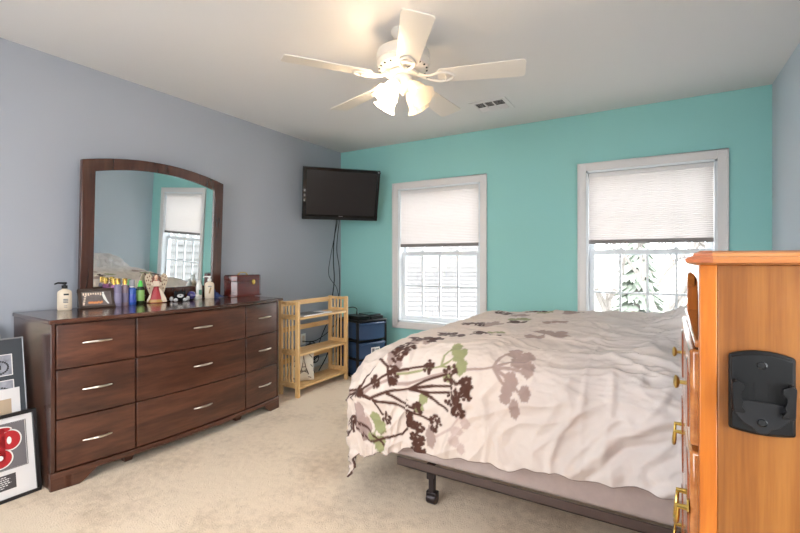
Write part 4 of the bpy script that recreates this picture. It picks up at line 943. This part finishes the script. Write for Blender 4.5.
obj('mouth', MB().ball((.0128, 0, .1492), (.001, .0024, .0008), 8), MT['dress'], hd, local=True)
hm = MB().ball((-.003, 0, .160), (.0115, .0135, .0145), 16)
for q in (-1, 1): hm.tube([(0, q*.011, .163), (.001, q*.016, .148), (.004, q*.019, .132), (.006, q*.021, .112)], [.006, .0072, .0068, .003], 8)
obj('hair', hm, MT['hair'], an, local=True)
am = MB()
for q in (-1, 1): am.tube([(0, q*.018, .128), (.012, q*.025, .112), (.026, q*.012, .104), (.030, q*.003, .108)], [.0065, .006, .005, .004], 8)
obj('arms', am, MT['resin'], an, local=True)
for q in (-1, 1):
    wp = [(q*.010, .10), (q*.016, .135), (q*.024, .165), (q*.038, .180), (q*.054, .175), (q*.063, .158), (q*.062, .135), (q*.055, .112), (q*.050, .09), (q*.044, .066), (q*.036, .052), (q*.028, .066)]
    wg = obj('wing', MB().prism(wp, -.022, -.014, 'x'), MT['wing'], an, bevel=.003, local=True)
    wl = MB()
    for (a, z_) in ((.024,.15),(.036,.162),(.048,.155),(.03,.13),(.042,.138),(.053,.135),(.034,.11),(.045,.112),(.037,.088)): wl.ball((-.0135, q*a, z_), (.0012, .0032, .0055), 8)
    obj('feather_marks', wl, MT['hair'], wg, local=True)
# tiny bell by the angel
t_ = thing('candle_holder', 'tiny dark and silver candle holder between green bottle and angel', 'ornament', (-3.085, 1.695, Z))
obj('base', MB().lathe([(.018, 0), (.020, .006), (.008, .014), (.007, .03), (.014, .034), (.015, .05)], n=18), MT['frame_black'], t_, local=True)
obj('candle', MB().lathe([(.012, .048), (.012, .058), (1e-5, .06)], n=16), MT['silver'], t_, local=True)
# plush puppy, black and white
pu = thing('plush_dog', 'little black and white plush dog lying by the red-dressed angel', 'soft toy', (-3.01, 1.915, Z), (0, 0, math.radians(-28)))
MT['plush_black'] = plain('black_plush', '#1b1b1d', .95, bump=.8, bscale=400); MT['plush_white'] = plain('white_plush', '#d8d6d6', .95, bump=.8, bscale=400)
bd_ = obj('body', MB().ball((-.03, 0, .034), (.05, .036, .034), 20).ball((.022, .0, .047), (.03, .031, .029), 20), MT['plush_black'], pu, local=True, sharp=80)
for q in (-1, 1): 
    obj('ear', MB().ball((.012, q*.030, .062), (.012, .010, .018), 12), MT['plush_black'], pu, local=True)
    obj('paw', MB().ball((.045, q*.030, .013), (.020, .015, .013), 14), MT['plush_white'], pu, local=True)
    obj('hind_paw', MB().ball((.0, q*.054, .018), (.017, .013, .018), 14), MT['plush_white'], pu, local=True)
    obj('eye', MB().ball((.046, q*.011, .056), (.003, .003, .003), 8), MT['black_gloss'], pu, local=True)
obj('muzzle', MB().ball((.046, 0, .042), (.014, .022, .014), 14), MT['plush_white'], pu, local=True)
obj('nose', MB().ball((.060, 0, .047), (.004, .006, .004), 10), MT['black_gloss'], pu, local=True)
obj('tail', MB().tube([(-.075, 0, .04), (-.095, .01, .06), (-.10, .02, .075)], [.008, .007, .004], 8), MT['plush_black'], pu, local=True)
# purple glass ball on a ring
t_ = thing('glass_ball', 'violet swirled glass ball right of the plush dog', 'ornament', (-3.03, 2.02, Z))
obj('ball', MB().ball((0, 0, .035), .031, 24), plain('violet_glass', '#453f78', .08, var=.6, vscale=35, coat=.6), t_, local=True)
obj('ring_stand', MB().lathe([(.018, 0), (.021, .003), (.018, .007), (.015, .006)], n=20), MT['frame_black'], t_, local=True)
t_ = thing('cream_jar', 'small white cream jar right of the violet glass ball', 'jar', (-3.045, 2.075, Z))
obj('jar', MB().lathe([(.017, 0), (.019, .003), (.019, .024)], n=20), MT['white_plastic'], t_, local=True)
obj('lid', MB().lathe([(.0195, .024), (.0195, .036), (.018, .038)], n=20), MT['white_plastic'], t_, local=True)
t_ = thing('scarf', 'small crumpled navy scarf between cream bottle and mahogany box', 'scarf', (-3.055, 2.262, Z))
mb = MB(); n_ = 14; vs = []
for i in range(n_+1):
    for j in range(n_+1):
        u, v = -1+2*i/n_, -1+2*j/n_
        h_ = .052*math.exp(-((u+.25)**2+(v+.35)**2)*3.2)*(1+.4*math.sin(7*u+4*v)) + .008*(1+math.sin(9*v-5*u)) * (1-max(abs(u),abs(v))**4)
        vs.append((u*.04, v*.042, max(.0015, h_)))
mb.add(vs, [(i*(n_+1)+j, (i+1)*(n_+1)+j, (i+1)*(n_+1)+j+1, i*(n_+1)+j+1) for i in range(n_) for j in range(n_)])
sc_ = obj('cloth', mb, plain('navy_cloth', '#3a4878', .8), t_, local=True, sharp=80)
md = sc_.modifiers.new('thickness', 'SOLIDIFY'); md.thickness = .0015; md.offset = 1
obj('chain', MB().tube([(.045, -.02, .003), (.056, .01, .003), (.055, .05, .003), (.048, .085, .003)], .0025, 6), MT['silver'], t_, local=True)
# mahogany jewellery box
jb = thing('jewellery_box', 'mahogany jewellery box with brass clasp at the right end of the dresser', 'box', (-3.005, 2.472, Z), (0, 0, math.radians(-6)))
cy, cx_, hh_ = .140, .085, .178
def octo(k, c_=.035): return [(-cx_*k, -cy*k+c_), (-cx_*k+c_, -cy*k), (cx_*k-c_, -cy*k), (cx_*k, -cy*k+c_), (cx_*k, cy*k-c_), (cx_*k-c_, cy*k), (-cx_*k+c_, cy*k), (-cx_*k, cy*k-c_)]
obj('base', MB().prism(octo(1.05), 0, .014), MT['mahogany'], jb, bevel=.004, local=True)
obj('body', MB().prism(octo(1.0), .014, .128), MT['mahogany'], jb, bevel=.002, local=True)
obj('lid', MB().prism(octo(1.01), .130, hh_-.006).prism(octo(.97), hh_-.006, hh_), MT['mahogany'], jb, bevel=.003, local=True)
hd_ = MB().tube([(0, -.04, hh_), (0, -.036, hh_+.012), (0, -.018, hh_+.019), (0, .018, hh_+.019), (0, .036, hh_+.012), (0, .04, hh_)], .0045, 8)
for q in (-1, 1): hd_.ball((0, q*.04, hh_), (.009, .012, .005), 10)
obj('handle', hd_, MT['brass'], jb, local=True)
M_ = frame_m((cx_*1.0, .045, .118), (1, 0, 0))
obj('clasp', MB().lathe([(.019, 0), (.020, .003), (.013, .005), (.011, .003), (1e-5, .003)], n=24, M=M_, sx=.8, sy=1.1), MT['brass_bright'], jb, local=True)

# ------------------------------------------------------------------ pictures leaning left of the dresser
def leaning(name, label, x, y, lean, wdt, hgt, dep, bar, mframe, yaw=0):
    t_ = thing(name, label, 'picture frame', (x, y, .001), (0, -lean, yaw))
    mb = MB().box(-dep, 0, -wdt, 0, 0, bar).box(-dep, 0, -wdt, 0, hgt-bar, hgt).box(-dep, 0, -wdt, -wdt+bar, bar, hgt-bar).box(-dep, 0, -bar, 0, bar, hgt-bar)
    obj('frame', mb, mframe, t_, bevel=.002, local=True)
    return t_
def quad(x, y0, y1, z0, z1, t=.0012): return MB().box(x-t, x, y0, y1, z0, z1)
# front one: red emblem on grey, with a plaque
f2 = leaning('picture_frame', 'black framed picture with a red emblem on grey and a small plaque below', -2.695, .972, math.radians(10), .50, .412, .022, .016, MT['frame_black'])
obj('mat_board', quad(-.010, -.49, -.014, .014, .398), MT['mat_white'], f2, local=True)
pn = obj('grey_panel', quad(-.0085, -.43, -.048, .150, .365), MT['silver_grey'] if 'silver_grey' in MT else plain('mid_grey_felt', '#6f6a6c', .8), f2, local=True)
obj('inner_border', MB().box(-.0085, -.0078, -.045, -.043, .147, .368).box(-.0085, -.0078, -.435, -.043, .147, .149).box(-.0085, -.0078, -.435, -.043, .366, .368), MT['frame_black'], f2, local=True)
def ell(cy_, cz, ry, rz, n_=28): return [(cy_+ry*math.cos(2*PI*i/n_), cz+rz*math.sin(2*PI*i/n_)) for i in range(n_)]
white_e, red_e = MB(), MB()
for (mb, g, x0, x1) in ((white_e, .006, -.0086, -.0074), (red_e, 0, -.0075, -.0066)):
    mb.prism(ell(-.108, .285, .040+g, .045+g), x0, x1, 'x'); mb.prism(ell(-.192, .285, .040+g, .045+g), x0, x1, 'x')
    mb.prism([(-.172-g, .345+g), (-.128+g, .345+g), (-.128+g, .175-g), (-.172-g, .175-g)], x0, x1, 'x')
    mb.prism(ell(-.150, .205, .045+g, .042+g), x0, x1, 'x'); mb.prism(ell(-.150, .338, .046+g, .013+g), x0, x1, 'x')
obj('emblem_outline', white_e, MT['white_plastic'], pn, local=True); eb = obj('red_emblem', red_e, MT['red'], pn, local=True)
ho = MB(); 
for c_ in (-.112, -.188): ho.prism(ell(c_, .285, .009, .018), -.0066, -.0062, 'x')
ho.prism(ell(-.150, .210, .012, .012), -.0066, -.0062, 'x')
obj('emblem_counter', ho, MT['white_plastic'], eb, local=True)
pq = obj('plaque', quad(-.008, -.270, -.095, .055, .125), plain('dark_plaque', '#443f40', .5), f2, local=True)
tx = MB()
for i in range(6):
    w_ = (.05, .065, .06, .068, .055, .04)[i]; z = .115-i*.0095
    yy = -.1825-w_
    while yy < -.1825+w_: 
        l_ = .006+.006*((i*5+int(yy*1e4)) % 3)/2; tx.box(-.0082, -.0076, yy, min(yy+l_, -.1825+w_), z-.0022, z+.0022); yy += l_+.003
obj('plaque_text', tx, MT['mat_white'], pq, local=True)
# middle one: charcoal mat with small photographs
f1 = leaning('picture_frame', 'tall thin-framed charcoal mat with small black and white photographs, behind the red emblem picture', -2.762, .955, math.radians(8.2), .52, .775, .018, .005, MT['silver'])
obj('mat_board', quad(-.006, -.518, -.004, .004, .771), MT['mat_black'], f1, local=True)
MT['bw'] = plain('black_and_white_photograph', '#8d8d96', .5, var=.75, vscale=28)
for (y0, y1, z0, z1) in ((-.20, -.052, .590, .690), (-.20, -.050, .455, .560), (-.42, -.25, .590, .690), (-.42, -.25, .455, .560)):
    p_ = obj('small_photograph', quad(-.005, y0, y1, z0, z1), MT['bw'], f1, local=True)
    b_ = MB(); r_ = random.Random(int(z0*1e3)+int(y0*100))
    cy_, cz_ = (y0+y1)/2+.02, (z0+z1)/2-.01
    for a0 in range(24):
        a = 2*PI*a0/24; b_.box(-.0052, -.0045, cy_+.040*math.cos(a)-.004, cy_+.040*math.cos(a)+.004, cz_+.032*math.sin(a)-.004, cz_+.032*math.sin(a)+.004)
    b_.box(-.0052, -.0045, cy_-.012, cy_+.012, cz_-.010, cz_+.012)
    obj('photo_shapes', b_, MT['label_dark'], p_, local=True)
    obj('photo_border', MB().box(-.0052,-.0044, y0-.004, y1+.004, z1, z1+.004).box(-.0052,-.0044, y0-.004, y1+.004, z0-.004, z0).box(-.0052,-.0044, y1, y1+.004, z0, z1).box(-.0052,-.0044, y0-.004, y0, z0, z1), MT['mat_white'], p_, local=True)
wm = obj('white_mat', quad(-.003, -.42, -.026, .20, .520, .004), MT['mat_white'], f1, local=True)
obj('mat_window', quad(-.002, -.38, -.062, .24, .470), plain('kraft_board', '#b9a288', .8), wm, local=True)
obj('blue_bar', quad(-.0008, -.24, -.085, .335, .365), plain('slate_blue_strip', '#4f6076', .7), wm, local=True)
# hindmost: pale print
f3 = leaning('picture_frame', 'pale cream print with green marks leaning on the blue wall behind the charcoal mat', -2.985, .952, math.radians(14), .34, .83, .016, .006, MT['mat_white'])
obj('print', quad(-.008, -.336, -.004, .004, .826), plain('cream_print_paper', '#e3dccb', .8), f3, local=True)
mb = MB()
for (y, z, a) in ((-.05,.77,.5),(-.075,.74,1.2),(-.04,.72,2.2),(-.10,.78,.2),(-.13,.73,.9),(-.06,.69,1.7)): mb.prism([(y+.022*math.cos(a), z+.022*math.sin(a)), (y-.008*math.sin(a), z+.008*math.cos(a)), (y-.022*math.cos(a), z-.022*math.sin(a)), (y+.008*math.sin(a), z-.008*math.cos(a))], -.0082, -.0074, 'x')
obj('leaf_marks', mb, plain('sage_ink', '#a9b89c', .8), f3, local=True)
